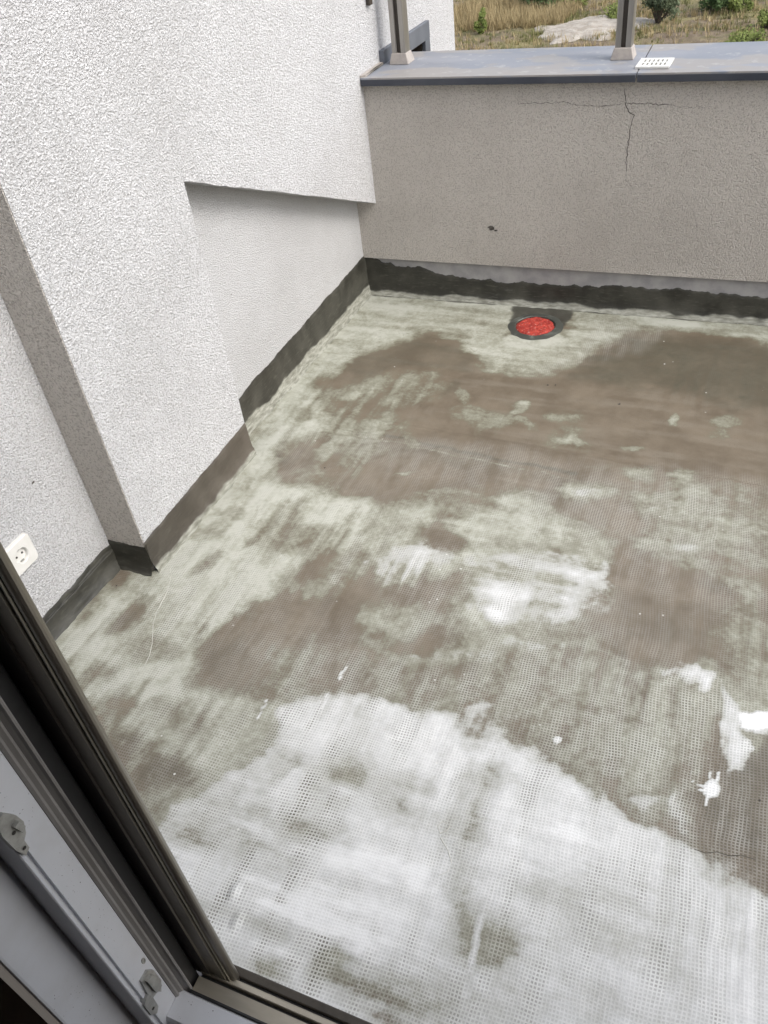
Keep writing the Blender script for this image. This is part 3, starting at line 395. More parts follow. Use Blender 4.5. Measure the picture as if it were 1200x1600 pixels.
def make_floor():
    xs = np.concatenate([np.arange(-1.56, 0.46, 0.005), np.arange(0.46, 2.70, 0.02)])
    ys = np.concatenate([np.arange(0.30, 3.06, 0.005)])
    X, Y = np.meshgrid(xs, ys); shp = X.shape
    x, y = X.ravel(), Y.ravel()
    w1 = vnoise(x, y, 5, 1); w2 = vnoise(x, y, 5, 2); w3 = vnoise(x, y, 22, 3); w4 = vnoise(x, y, 22, 4); w5 = vnoise(x, y, 75, 14, 3); w6 = vnoise(x, y, 75, 15, 3)
    hair = vnoise(x, y * 0.10, 48, 21, 3); comb = vnoise(x * 0.16, y, 30, 22, 3); sel_dir = smooth01(0.5 + 1.6 * vnoise(x, y, 1.6, 23, 2))
    stroke = hair * sel_dir + comb * (1 - sel_dir)                 # trowel strokes, along the fall or across it
    lay = {k: np.zeros(x.shape) for k in ('film', 'white', 'damp', 'dark', 'mesh', 'sheet', 'stroke')}
    lay['mesh'] += 0.32 + 0.25 * vnoise(x, y, 4, 9); lay['mesh'] *= smooth01((2.05 - y + 0.12 * w1) / 0.1) * 0.9 + 0.1
    # stray thin film everywhere, more beyond the surveyed part
    lay['film'] += 0.46 * smooth01((vnoise(x, y, 2.6, 5) + 0.12) / 0.5) * smooth01((2.35 - y) / 0.4)
    far = smooth01((x - 0.35) / 0.25)
    lay['film'] = np.maximum(lay['film'], far * 0.8 * smooth01((vnoise(x, y, 2.2, 6) + 0.05) / 0.3))
    lay['white'] = np.maximum(lay['white'], far * 0.7 * smooth01((vnoise(x, y, 1.8, 8) - 0.05 + (0.9 - y) * 0.5) / 0.3))
    for (k, v, soft, rag, poly) in PATCHES:
        qx = x + rag * (w1 * 1.2 + w3 * 0.6 + w5 * 0.2 + comb * 0.8 * (1 - sel_dir)); qy = y + rag * (w2 * 1.2 + w4 * 0.6 + w6 * 0.2 + hair * 0.6 * sel_dir)
        P = np.array(poly); sel = (x > P[:, 0].min() - .25) & (x < P[:, 0].max() + .25) & (y > P[:, 1].min() - .25) & (y < P[:, 1].max() + .25)
        s = sd_poly(qx[sel], qy[sel], poly); mk = smooth01(0.5 - s / (np.where(k == 'white', 1.2, 2.0) * soft))
        a = lay[k]; a[sel] = a[sel] * (1 - mk) + v * mk
    for k, amt in (('film', 0.34), ('white', 0.36), ('damp', 0.35)):   # strokes drag every coat out unevenly
        lay[k] = np.clip(lay[k] + amt * stroke * smooth01(lay[k] / 0.25) + 0.10 * w3 * smooth01(lay[k] / 0.3), 0, 1)
    # run-out of the dark upstand slurry on the screed along the walls
    face = np.where(y < Y_PIL, X_NEAR, np.where(y < Y_NICHE, X_MAIN, X_NICHE))
    ypar = Y_PAR + 0.02 * (x + 1.45)
    dw = np.minimum(x - face, ypar - y)
    inner = (y < Y_PIL) & (y > Y_PIL - 0.25); dw = np.where(inner & (x < X_MAIN), np.minimum(dw, Y_PIL - y), dw)
    lay['dark'] = np.maximum(lay['dark'], smooth01((np.where(ypar - y < 0.1, 0.030, 0.016) + 0.012 * w1 + 0.010 * w3 - dw) / 0.014) * 0.9)
    rr = np.random.default_rng(5)                                  # many small dabs and scuffs between the big coats
    for i in range(260):
        cx, cy = rr.uniform(-1.35, 2.4), rr.uniform(0.45, 2.3)
        if cx > 0.5 and rr.random() < 0.5: continue
        a = rr.choice([0.0, 1.57]) + rr.normal(0, 0.35); L1 = rr.uniform(0.02, 0.10); L2 = L1 * rr.uniform(0.25, 0.7)
        k = rr.choice(['film', 'film', 'film', 'damp', 'film']); v = rr.uniform(0.35, 0.85) if rr.random() < 0.6 else rr.uniform(0.0, 0.2)
        sel = (np.abs(x - cx) < 0.16) & (np.abs(y - cy) < 0.16)
        dx, dy = x[sel] - cx + 0.03 * w1[sel] + 0.025 * w3[sel], y[sel] - cy + 0.03 * w2[sel] + 0.025 * w4[sel] + 0.02 * hair[sel]
        u, q = dx * math.cos(a) + dy * math.sin(a), -dx * math.sin(a) + dy * math.cos(a)
        mk = smooth01(1.45 - np.hypot(u / L1, q / L2)) * rr.uniform(0.4, 0.8); b_ = lay[k]; b_[sel] = b_[sel] * (1 - mk) + v * mk
    for (k, v, wd, pts) in STREAKS:
        P = np.array(pts); sel = (x > P[:, 0].min() - .1) & (x < P[:, 0].max() + .1) & (y > P[:, 1].min() - .1) & (y < P[:, 1].max() + .1)
        qx = x[sel] + 0.012 * w3[sel]; qy = y[sel] + 0.012 * w4[sel]; d = np.full(qx.shape, 9.0)
        for (a, b) in zip(pts, pts[1:]):
            ex, ey = b[0] - a[0], b[1] - a[1]
            t = np.clip(((qx - a[0]) * ex + (qy - a[1]) * ey) / (ex * ex + ey * ey + 1e-12), 0, 1)
            d = np.minimum(d, np.hypot(qx - a[0] - t * ex, qy - a[1] - t * ey))
        mk = smooth01(1.3 - d / wd) ; ar = lay[k]; ar[sel] = ar[sel] * (1 - mk) + v * mk
    z = 0.0025 * vnoise(x, y, 3, 12) + 0.0012 * w3 + 0.0012 * lay['white'] + 0.0008 * lay['film']
    seam = y - (2.06 - 0.04 * (x + 1.0) + 0.012 * w1)          # lap of two mesh sheets
    z += 0.0028 * smooth01(0.5 - seam / 0.006)
    for (bx, by, br) in BLISTERS:                                # air blisters under the mesh
        z += 0.006 * smooth01(1.25 - np.hypot((x - bx) / br, (y - by) / (br * 1.7)))
    bm_v = np.column_stack([x, y, z])
    nx, ny = shp[1], shp[0]
    idx = np.arange(nx * ny).reshape(ny, nx)
    quads = np.column_stack([idx[:-1, :-1].ravel(), idx[:-1, 1:].ravel(), idx[1:, 1:].ravel(), idx[1:, :-1].ravel()])
    me = bpy.data.meshes.new('terrace_floor')
    me.vertices.add(len(bm_v)); me.vertices.foreach_set('co', bm_v.astype(np.float32).ravel())
    me.loops.add(quads.size); me.loops.foreach_set('vertex_index', quads.astype(np.int32).ravel())
    me.polygons.add(len(quads)); me.polygons.foreach_set('loop_start', np.arange(0, quads.size, 4, dtype=np.int32))
    me.polygons.foreach_set('use_smooth', np.ones(len(quads), bool))
    me.update(calc_edges=True)
    lay['sheet'] = (seam > 0).astype(float); lay['stroke'] = 0.5 + 0.5 * stroke
    for k, a in lay.items():
        at = me.attributes.new(k, 'FLOAT', 'POINT'); at.data.foreach_set('value', np.clip(a, 0, 1).astype(np.float32))
    me.materials.append(floor_material())
    o = bpy.data.objects.new('terrace_floor', me); COL.objects.link(o); o['kind'] = 'structure'
    return o

def floor_material():
    n = NT('screed_with_slurry_and_mesh')
    film, white, damp, dark, mesh, sheet, stroke = (n.attr(k) for k in ('film', 'white', 'damp', 'dark', 'mesh', 'sheet', 'stroke'))
    f1 = n.noise(7, 4, 0.62); f2 = n.noise(34, 6, 0.72); f3 = n.noise(210, 2, 0.6); f4 = n.noise(95, 4, 0.7); swirl = n.noise(9, 4, 0.62, None, 1.2)
    def layered(f, stops):
        r_ = n.t.nodes.new('ShaderNodeValToRGB'); el = r_.color_ramp.elements
        while len(el) < len(stops): el.new(0.5)
        for e_, (p_, c_) in zip(el, stops): e_.position = p_; e_.color = c_
        n.l(f, r_.inputs[0]); return r_.outputs[0]
    # screed: warm olive-beige, rubbed lighter along the strokes
    c = n.mix(n.ramp(f1, 0.3, 0.7), (0.120, 0.095, 0.065, 1), (0.178, 0.146, 0.105, 1))
    c = n.mix(n.ramp(n.math('ADD', n.math('MULTIPLY', stroke, 0.6), n.math('MULTIPLY', swirl, 0.4)), 0.48, 0.72, 0, 0.55), c, (0.212, 0.184, 0.142, 1))
    c = n.mix(n.ramp(f3, 0.56, 0.74, 0, 0.35), c, (0.085, 0.070, 0.054, 1))
    c = n.mix(n.math('MULTIPLY', damp, n.ramp(f2, 0.25, 0.75, 0.65, 1.0)), c, (0.072, 0.068, 0.047, 1))
    # cement film: thin coats are olive and let the screed through, thick ones go pale
    jit = n.math('ADD', n.math('MULTIPLY', n.math('SUBTRACT', swirl, 0.5), 0.75), n.math('ADD', n.math('MULTIPLY', n.math('SUBTRACT', f2, 0.5), 0.85), n.math('ADD', n.math('MULTIPLY', n.math('SUBTRACT', f4, 0.5), 0.55), n.math('MULTIPLY', n.math('SUBTRACT', f3, 0.5), 0.16))))
    ff = n.math('ADD', film, n.math('MULTIPLY', jit, n.ramp(film, 0.0, 0.3)), 0, True)
    fcol = layered(ff, [(0.0, (0.140, 0.120, 0.082, 1)), (0.30, (0.166, 0.155, 0.112, 1)), (0.55, (0.250, 0.248, 0.194, 1)), (0.78, (0.350, 0.354, 0.293, 1)), (1.0, (0.450, 0.456, 0.398, 1))])
    c = n.mix(n.ramp(ff, 0.06, 0.42), c, fcol)
    # white slurry, with some sky glare off the wet floor painted in
    wf = n.math('ADD', white, n.math('MULTIPLY', jit, n.math('MULTIPLY', n.ramp(white, 0.0, 0.3), 0.60)), 0, True)
    wcol = layered(wf, [(0.0, (0.33, 0.33, 0.295, 1)), (0.4, (0.44, 0.445, 0.42, 1)), (0.7, (0.62, 0.628, 0.625, 1)), (1.0, (0.78, 0.787, 0.785, 1))])
    c = n.mix(n.ramp(wf, 0.10, 0.40), c, wcol)
    # glass-fibre mesh bedded at uneven depth
    sep = n.t.nodes.new('ShaderNodeSeparateXYZ'); n.t.links.new(n.pos, sep.inputs[0])
    wob = n.math('MULTIPLY', n.math('SUBTRACT', n.noise(3.1, 3, 0.5), 0.5), 0.048)
    wob2 = n.math('MULTIPLY', n.math('SUBTRACT', n.noise(2.7, 3, 0.5, n.scale_vec(1.1, 1, 1)), 0.5), 0.048)
    P = 0.0066
    def threads(a, b, k, ks, wv, lo, hi):
        kk = n.math('MULTIPLY_ADD', sheet, ks, k)
        u = n.math('ADD', n.math('MULTIPLY_ADD', sep.outputs[b], kk, sep.outputs[a]), wv)
        fr = n.math('FRACT', n.math('MULTIPLY', u, 1 / P))
        return n.ramp(n.math('ABSOLUTE', n.math('SUBTRACT', fr, 0.5)), lo, hi)
    th = n.math('MAXIMUM', threads(0, 1, 0.035, 0.05, wob, 0.25, 0.36), threads(1, 0, -0.05, -0.05, wob2, 0.22, 0.34))
    streaky = n.noise(8, 4, 0.65, n.scale_vec(2.6, 0.45, 1), 0.3)
    depth = n.math('ADD', n.math('MULTIPLY', streaky, 0.55), n.math('ADD', n.math('MULTIPLY', swirl, 0.25), n.math('MULTIPLY', f2, 0.20)))
    vis = n.math('MULTIPLY', mesh, n.ramp(depth, 0.38, 0.60, 0.22, 1.0))
    vis = n.math('MULTIPLY', vis, n.ramp(dark, 0.2, 0.7, 1, 0))
    vis = n.math('MULTIPLY', vis, n.ramp(white, 0.82, 1.0, 1, 0.1))
    hole = n.math('MULTIPLY', n.math('SUBTRACT', 1.0, th), vis)
    deep = n.ramp(depth, 0.50, 0.62, 0.45, 0.95)
    c = n.mix(n.math('MULTIPLY', n.math('MULTIPLY', th, vis), 0.45), c, (0.66, 0.66, 0.62, 1))
    c = n.mix(n.math('MULTIPLY', hole, deep), c, (0.105, 0.098, 0.076, 1))
    # dark waterproofing run-out
    dk = n.mix(n.ramp(f1, 0.35, 0.7), (0.040, 0.038, 0.031, 1), (0.090, 0.090, 0.074, 1))
    c = n.mix(n.math('MULTIPLY', n.ramp(n.math('ADD', dark, n.math('MULTIPLY', n.math('SUBTRACT', f2, 0.5), 0.5)), 0.2, 0.8), 0.95), c, dk)
    # drips and specks
    sp = n.voro(24); spm = n.math('MULTIPLY', n.ramp(sp, 0.075, 0.05), n.ramp(n.noise(2.6, 2), 0.52, 0.62))
    c = n.mix(n.math('MULTIPLY', spm, 0.8), c, (0.70, 0.70, 0.67, 1))
    n.col(c)
    gl = n.math('ADD', n.math('MULTIPLY', film, 0.35), n.math('ADD', n.math('MULTIPLY', damp, 0.35), n.math('ADD', n.math('MULTIPLY', white, 0.45), n.math('MULTIPLY', swirl, 0.5))))
    n.rough(n.ramp(gl, 0.25, 0.85, 0.52, 0.22)); n.spec(0.5)
    b1 = n.bump(n.math('MULTIPLY', th, mesh), 0.45, 0.0012)
    n.bump(n.math('ADD', n.math('MULTIPLY', f2, 0.6), n.math('ADD', n.math('MULTIPLY', f3, 0.15), n.math('MULTIPLY', stroke, 0.9))), 0.25, 0.004, b1)
    return n.m
make_floor()

# slab under the floor and the building's outer ground
slab = obj('terrace_slab', B(-1.56, 2.70, 0.30, 3.05, -0.30, -0.012), 'concrete'); slab['kind'] = 'structure'

# ================================================================== side wall of the house (left)
sw = tag(empty('side_wall', (X_MAIN, 2.2, 0)), 'white roughcast house wall with projecting pier and sunken sloping panel', 'wall')
def at_sw(o): o.parent = sw; o.matrix_parent_inverse = Matrix.Translation((-X_MAIN, -2.2, 0)); return o
# projecting face with the sloping cut-out
random.seed(3)
cut = []
NSEG = 46
for i in range(NSEG + 1):
    t = i / NSEG
    cut.append((1.790 + t * (2.950 - 1.790), 0.874 + t * (0.378 - 0.874) + random.uniform(-1, 1) * 0.0014 + 0.002 * noise.noise((t * 9, 0, 0))))
side = [(1.781 + 0.009 * k / 14 + random.uniform(-1, 1) * 0.0012, 0.874 * k / 14) for k in range(14)]
poly = [(Y_PIL, -0.01), (1.781, -0.01)] + side[0:] + cut + [(2.960, 0.378), (2.960, 4.2), (Y_PIL, 4.2)]
bm = prism(poly, 'x', X_MAIN - 0.16, X_MAIN)
at_sw(obj('pier_face', bm, 'plaster'))
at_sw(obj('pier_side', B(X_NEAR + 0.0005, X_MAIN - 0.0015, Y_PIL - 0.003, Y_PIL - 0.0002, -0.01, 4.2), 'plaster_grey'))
at_sw(obj('sunken_panel', B(X_NICHE - 0.12, X_NICHE, 1.70, 2.955, -0.01, 0.95), 'plaster_fine'))
at_sw(obj('recessed_face', B(X_NEAR - 0.12, X_NEAR, 0.36, Y_PIL + 0.05, -0.01, 4.2), 'plaster'))
# length beyond the parapet with its window opening
WY0, WY1, WZ0, WZ1 = 3.165, 3.552, 0.10, 0.822
bm = bmesh.new()
box(bm, X_MAIN - 0.16, X_MAIN, 2.9605, WY0, -5.2, 4.2); box(bm, X_MAIN - 0.16, X_MAIN, WY1, 3.955, -5.2, 4.2)
box(bm, X_MAIN - 0.16, X_MAIN, WY0, WY1, -5.2, WZ0); box(bm, X_MAIN - 0.16, X_MAIN, WY0, WY1, WZ1, 4.2)
at_sw(obj('outer_face', bm, 'plaster'))
at_sw(obj('gable_end', B(-6.0, X_MAIN - 0.162, 3.80, 3.953, -5.2, 4.2), 'plaster'))
win = tag(empty('house_window', (X_MAIN, 3.36, 0.10)), 'slate grey framed small window in white wall beyond parapet', 'window')
def at_win(o): o.parent = win; o.matrix_parent_inverse = Matrix.Translation((-X_MAIN, -3.36, -0.10)); return o
fx0, fx1 = X_MAIN + 0.0005, X_MAIN + 0.018
at_win(obj('frame_top', B(fx0, fx1, 3.105, 3.600, WZ1 - 0.006, 0.880, bev=0.003), 'frame_grey'))
at_win(obj('frame_side', B(fx0, fx1 - .001, 3.105, WY0 + 0.006, 0.03, WZ1 - 0.0062, bev=0.003), 'frame_grey'))
at_win(obj('frame_side', B(fx0, fx1 - .001, WY1 - 0.006, 3.600, 0.03, WZ1 - 0.0062, bev=0.003), 'frame_grey'))
at_win(obj('dark_liner', B(X_MAIN - 0.109, X_MAIN - 0.001, WY1 - 0.007, WY1 - 0.0005, WZ0, WZ1 - 0.007), 'groove'))  # dark sheets added so the window opening reads dark
at_win(obj('dark_liner', B(X_MAIN - 0.109, X_MAIN - 0.001, WY0 + 0.0005, WY1 - 0.0005, WZ1 - 0.0068, WZ1 - 0.0005), 'groove'))
at_win(obj('dark_liner', B(X_MAIN - 0.109, X_MAIN - 0.001, WY0 + 0.0005, WY0 + 0.007, WZ0, WZ1 - 0.007), 'groove'))
at_win(obj('pane', B(X_MAIN - 0.12, X_MAIN - 0.11, WY0, WY1, WZ0, WZ1), 'pane'))
# chips in the render
def chip(name, c, axes, r, parent_fn, seed):
    random.seed(seed); bm = bmesh.new(); ctr = bm.verts.new(Vector(c)); ring = []
    for k in range(11):
        a = 2 * math.pi * k / 11; rr = r * random.uniform(0.5, 1.15)
        ring.append(bm.verts.new(Vector(c) + Vector(axes[0]) * (rr * math.cos(a)) + Vector(axes[1]) * (rr * math.sin(a) * 0.6)))
    for k in range(11): bm.faces.new((ctr, ring[k], ring[(k + 1) % 11]))
    return parent_fn(obj(name, bm, 'crack'))
chip('chip', (X_NEAR + 0.0012, 1.083, 0.397), ((0, 1, 0), (0, 0, 1)), 0.006, at_sw, 1)
chip('chip', (X_NICHE + 0.0012, 1.985, 0.455), ((0, 1, 0), (0, 0, 1)), 0.004, at_sw, 2)

# ================================================================== parapet
PR = math.atan(0.02)
par = tag(empty('parapet_wall', (-1.45, Y_PAR, 0), PR), 'grey roughcast parapet wall with cracked render and metal coping', 'wall')
# local coordinates: x along the wall from the corner, y outwards
obj('wall_body', B(-0.10, 4.2, 0.0, 0.30, 0.156, 0.815), 'plaster_grey', par)
obj('base_wall', B(-0.10, 4.2, 0.010, 0.299, -5.2, 0.1555), 'concrete', par)
JX = 1.023                                                     # joint between the coping slabs
def coping(x0, x1):
    c = obj('coping_slab', B(x0, x1, -0.022, 0.345, 0.8195, 0.8350, bev=0.0015), 'coping', par)
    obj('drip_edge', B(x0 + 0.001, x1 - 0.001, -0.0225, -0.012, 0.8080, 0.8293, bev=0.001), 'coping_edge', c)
coping(0.0735, JX); coping(JX + 0.0035, 4.2)
obj('mortar_fillet', prism([(0.0725, -0.02), (0.092, -0.012), (0.086, 0.10), (0.093, 0.20), (0.084, 0.30), (0.0725, 0.33)], 'z', 0.8352, 0.842), 'shoe', par)
def crack(pts, wd, seed):
    random.seed(seed); bm = bmesh.new(); fine = []
    for a, b in zip(pts, pts[1:]):
        L = math.hypot(b[0] - a[0], b[1] - a[1]); k = max(2, int(L / 0.008))
        for i in range(k):
            t = i / k; fine.append((a[0] + (b[0] - a[0]) * t + random.uniform(-1, 1) * 0.0028, a[1] + (b[1] - a[1]) * t + random.uniform(-1, 1) * 0.0028))
    fine.append(pts[-1]); prev = None
    for i, p in enumerate(fine):
        q = fine[min(i + 1, len(fine) - 1)]; r = fine[max(i - 1, 0)]
        dx, dz = q[0] - r[0], q[1] - r[1]; L = math.hypot(dx, dz) + 1e-9
        ww = wd * random.uniform(0.35, 1.2) * min(1, (len(fine) - i) / 8)
        a = bm.verts.new((p[0] - dz / L * ww, -0.0008, p[1] + dx / L * ww)); b = bm.verts.new((p[0] + dz / L * ww, -0.0008, p[1] - dx / L * ww))
        if prev: bm.faces.new((prev[0], prev[1], b, a))
        prev = (a, b)
    return obj('crack', bm, 'crack', par)
crack([(0.988, 0.785), (0.996, 0.737), (1.004, 0.714), (1.024, 0.704), (1.018, 0.675), (1.014, 0.604), (1.013, 0.537), (1.016, 0.496)], 0.0011, 0)
crack([(1.016, 0.496), (1.035, 0.475), (1.062, 0.465)], 0.0005, 1)
crack([(0.635, 0.742), (0.792, 0.745), (0.845, 0.734), (0.939, 0.734), (0.996, 0.741)], 0.0008, 2)
crack([(0.996, 0.741), (1.081, 0.739), (1.160, 0.731)], 0.0010, 3)
crack([(1.160, 0.731), (1.209, 0.727), (1.280, 0.728)], 0.0004, 4)
crack([(0.644, 0.790), (0.640, 0.746)], 0.0005, 5)
crack([(1.043, 0.783), (1.032, 0.770)], 0.0006, 6)
crack([(1.196, 0.468), (1.256, 0.385), (1.267, 0.348), (1.273, 0.289)], 0.0003, 7)
crack([(1.412, 0.588), (1.385, 0.582)], 0.0004, 8)
chip('chip', (0.535, -0.0015, 0.305), ((1, 0, 0), (0, 0, 1)), 0.014, lambda o: setattr(o, 'parent', par) or o, 5)
chip('chip', (0.553, -0.0015, 0.297), ((1, 0, 0), (0, 0, 1)), 0.007, lambda o: setattr(o, 'parent', par) or o, 6)

# ================================================================== dark waterproofing upstand
ups = tag(empty('waterproofing_upstand', (-1.46, 2.93, 0)), 'dark grey waterproofing slurry band brushed along foot of the walls', 'waterproofing')
def upstand(p0, p1, nrm, h0, h1, foot, seed, tone=0.0, rag=0.006, hf=None, tone1=None, pale=0.0):
    """brushed band: p0->p1 along the wall foot, nrm = outward normal"""
    p0, p1, nv = Vector(p0), Vector(p1), Vector(nrm)
    L = (p1 - p0).length; n = max(8, int(L / 0.006)); bm = bmesh.new(); rows = []; tl = bm.verts.layers.float.new('tone'); pf = bm.verts.layers.float.new('pale')
    for i in range(n + 1):
        s = i / n; q = p0.lerp(p1, s); sx = s * L + seed * 7.3
        h = (hf(s) if hf else h0 + (h1 - h0) * s) + rag * (1.3 * noise.noise((sx * 9, seed, 0)) + 0.7 * noise.noise((sx * 31, seed, 3)) + 0.30 * noise.noise((sx * 95, seed, 5)) + 0.9 * max(0, noise.noise((sx * 17, seed, 9))) ** 2)
        th = 0.004 + 0.0015 * noise.noise((sx * 12, 3, seed)); ft = foot * (1 + 0.35 * noise.noise((sx * 9, 8, seed)) + 0.15 * noise.noise((sx * 40, 8, seed)))
        prof = [(0.0005, h), (th * 0.7, h - 0.003), (th, h - 0.010), (th + 0.001, h * 0.7), (th + 0.002, 0.056), (th + 0.003, 0.048), (th + 0.004, 0.040), (th + 0.005, 0.033), (th + 0.007, 0.026), (th + 0.010, 0.018), (th + 0.015, 0.011), (ft * 0.7, 0.0062), (ft, 0.0005)]
        row = []
        for (o_, z_) in prof:
            v = bm.verts.new(q + nv * (o_ + 0.0012 * noise.noise((sx * 30, z_ * 60, seed))) + Vector((0, 0, z_)))
            v[tl] = tone + ((tone1 if tone1 is not None else tone) - tone) * s
            pe = pale + 0.016 * noise.noise((sx * 7, 4, seed)) + 0.006 * noise.noise((sx * 24, 4, seed)); v[pf] = max(0.0, min(1.0, 0.5 + (pe - z_) / 0.012)) if pale > 0 else 0.0; row.append(v)
        rows.append(row)
    for A, Bq in zip(rows, rows[1:]):
        for k in range(len(A) - 1): bm.faces.new((A[k], A[k + 1], Bq[k + 1], Bq[k]))
    o = obj('upstand_band', bm, 'slurry', None, True)
    o.parent = ups; o.matrix_parent_inverse = Matrix.Translation((1.46, -2.93, 0)); return o
upstand((X_NEAR, 0.40, 0), (X_NEAR, Y_PIL, 0), (1, 0, 0), 0.064, 0.072, 0.03, 1, rag=0.006)
upstand((X_NEAR, Y_PIL, 0), (X_MAIN + 0.006, Y_PIL, 0), (0, -1, 0), 0.085, 0.098, 0.03, 2, rag=0.006)
upstand((X_MAIN, Y_PIL - 0.006, 0), (X_MAIN, 1.781, 0), (1, 0, 0), 0.105, 0.122, 0.024, 3, 0.35, 0.0035, tone1=0.75, pale=0.020)
upstand((X_MAIN, 1.781, 0), (X_NICHE, 1.781, 0), (0, 1, 0), 0.12, 0.12, 0.014, 4)
upstand((X_NICHE, 1.781, 0), (X_NICHE, 2.945, 0), (1, 0, 0), 0.132, 0.162, 0.026, 5, 0.12, 0.005, tone1=0.0, pale=0.038)
par_dir = Vector((math.cos(PR), math.sin(PR), 0)); pc = Vector((-1.465, Y_PAR + 0.0095, 0))
def hpar(s):
    d = s * 4.1
    return 0.150 - 0.048 * min(1, d / 0.35) + 0.010 * math.sin(d * 5.0 + 1.5) * min(1, d / .3) - 0.012 * min(1, d / 1.6)
upstand(pc, pc + par_dir * 4.1, (math.sin(PR), -math.cos(PR), 0), .12, .12, 0.030, 6, 0.0, 0.014, hpar, pale=0.018)

# ================================================================== railing posts on the coping
rail = tag(empty('terrace_railing', (-0.9, 3.13, 0.835)), 'bronze metal railing with grooved posts standing on the coping', 'railing')
def at_rail(o, parent=None):
    o.parent = rail; o.matrix_parent_inverse = Matrix.Translation((0.9, -3.13, -0.835)); return o
def post(px, py, z0):
    bm = bmesh.new()
    box(bm, px - 0.0265, px - 0.0075, py - 0.026, py + 0.022, z0, 1.745, bev=0.003); box(bm, px + 0.0075, px + 0.0265, py - 0.026, py + 0.022, z0, 1.745, bev=0.003)
    p = at_rail(obj('post', bm, 'post'))
    g = obj('groove_strip', B(px - 0.0076, px + 0.0076, py - 0.019, py + 0.015, z0, 1.742), 'groove'); g.parent = p
    bm = bmesh.new()
    lo = [(-.038, -.034), (.038, -.034), (.038, .034), (-.038, .034)]; hi = [(-.0285, -.028), (.0285, -.028), (.0285, .025), (-.0285, .025)]
    a = [bm.verts.new((px + q[0], py + q[1], z0 - 0.002)) for q in lo]; b = [bm.verts.new((px + q[0], py + q[1], z0 + 0.034)) for q in hi]
    for k in range(4): bm.faces.new((a[k], a[(k + 1) % 4], b[(k + 1) % 4], b[k]))
    bm.faces.new(b); bm.faces.new(a[::-1])
    bmesh.ops.bevel(bm, geom=bm.edges[:], offset=0.002, segments=1, affect='EDGES')
    s = obj('base_shoe', bm, 'shoe'); s.parent = p
post(-1.296, 3.125, 0.837); post(-0.500, 3.128, 0.837)
at_rail(obj('handrail', B(X_MAIN + 0.002, 2.6, 3.095, 3.155, 1.7455, 1.785, bev=0.008), 'post'))
at_rail(obj('wall_bracket', B(X_MAIN + 0.001, X_MAIN + 0.016, 3.035, 3.062, 1.035, 1.80, bev=0.003), 'groove'))

# ================================================================== small white slotted plate on the coping
pl = tag(empty('slotted_plate', (-0.385, 3.033, 0.8365), math.radians(-1.5)), 'small white plastic plate with rows of slots lying on coping', 'plate')
bm = bmesh.new(); pw, ph, pt = 0.052, 0.054, 0.006
xs_ = [-0.034 + 0.0136 * k for k in range(6)]; sl = 0.0036
cuts = sorted([-pw, pw] + [v for c in xs_ for v in (c - sl, c + sl)]); rows_ = [(-0.034, -0.006), (0.006, 0.034)]
box(bm, -pw, pw, -ph, rows_[0][0], 0, pt); box(bm, -pw, pw, rows_[0][1], rows_[1][0], 0, pt); box(bm, -pw, pw, rows_[1][1], ph, 0, pt)
for r0, r1 in rows_:
    for a, b in zip(cuts[0::2], cuts[1::2]): box(bm, a, b, r0, r1, 0, pt)
obj('grille', bm, 'white_plastic', pl)
obj('backing', B(-pw + .004, pw - .004, -ph + .004, ph - .004, -0.001, 0.0008), 'socket_dark', pl)

# ================================================================== floor drain with red cap
dr = tag(empty('floor_drain', (-0.699, 2.782, 0.0)), 'round floor drain plugged with a crumpled red plastic cap', 'drain')
bm = lathe(bmesh.new(), [(0.106, 0.0005), (0.098, 0.0028), (0.086, 0.0045), (0.079, 0.0062), (0.076, 0.0062), (0.0745, 0.003)], 56)
for v in bm.verts: v.co.z += 0.002 * noise.noise(v.co * 30)
def drain_ring():
    n = NT('drain_collar'); f = n.noise(11, 4, 0.6)
    n.col(n.mix(n.ramp(f, 0.5, 0.75), (0.055, 0.058, 0.050, 1), (0.20, 0.21, 0.185, 1))); n.rough(0.5); n.bump(f, 0.2, 0.003); return n.m
M['collar'] = drain_ring(); obj('collar', bm, 'collar', dr, True)
bm = bmesh.new(); N = 40; R = 0.072; vs = {}
for i in range(-N // 2, N // 2 + 1):
    for j in range(-N // 2, N // 2 + 1):
        x_, y_ = i * R / (N / 2), j * R / (N / 2); r_ = math.hypot(x_, y_)
        if r_ <= R * 1.02:
            z_ = 0.0062 + 0.0030 * noise.noise((x_ * 55, y_ * 55, 2)) + 0.003 * abs(noise.noise((x_ * 120, y_ * 120, 5))) - 0.006 * max(0, r_ / R - 0.88) / 0.14
            vs[i, j] = bm.verts.new((x_, y_, z_))
for (i, j) in list(vs):
    q = [(i, j), (i + 1, j), (i + 1, j + 1), (i, j + 1)]
    if all(k in vs for k in q): bm.faces.new([vs[k] for k in q])
def red_cap():
    n = NT('red_plastic'); f = n.noise(60, 4, 0.65); g = n.noise(150, 3, 0.6)
    c = n.mix(n.ramp(f, 0.35, 0.65), (0.28, 0.020, 0.014, 1), (0.46, 0.050, 0.032, 1))
    c = n.mix(n.ramp(g, 0.57, 0.68, 0, 0.6), c, (0.50, 0.30, 0.26, 1)); c = n.mix(n.ramp(g, 0.36, 0.28, 0, 0.6), c, (0.14, 0.03, 0.02, 1))
    n.col(c); n.rough(0.65); n.bump(n.math('ADD', f, g), 0.8, 0.006); return n.m
M['red'] = red_cap(); obj('cap', bm, 'red', dr, True)

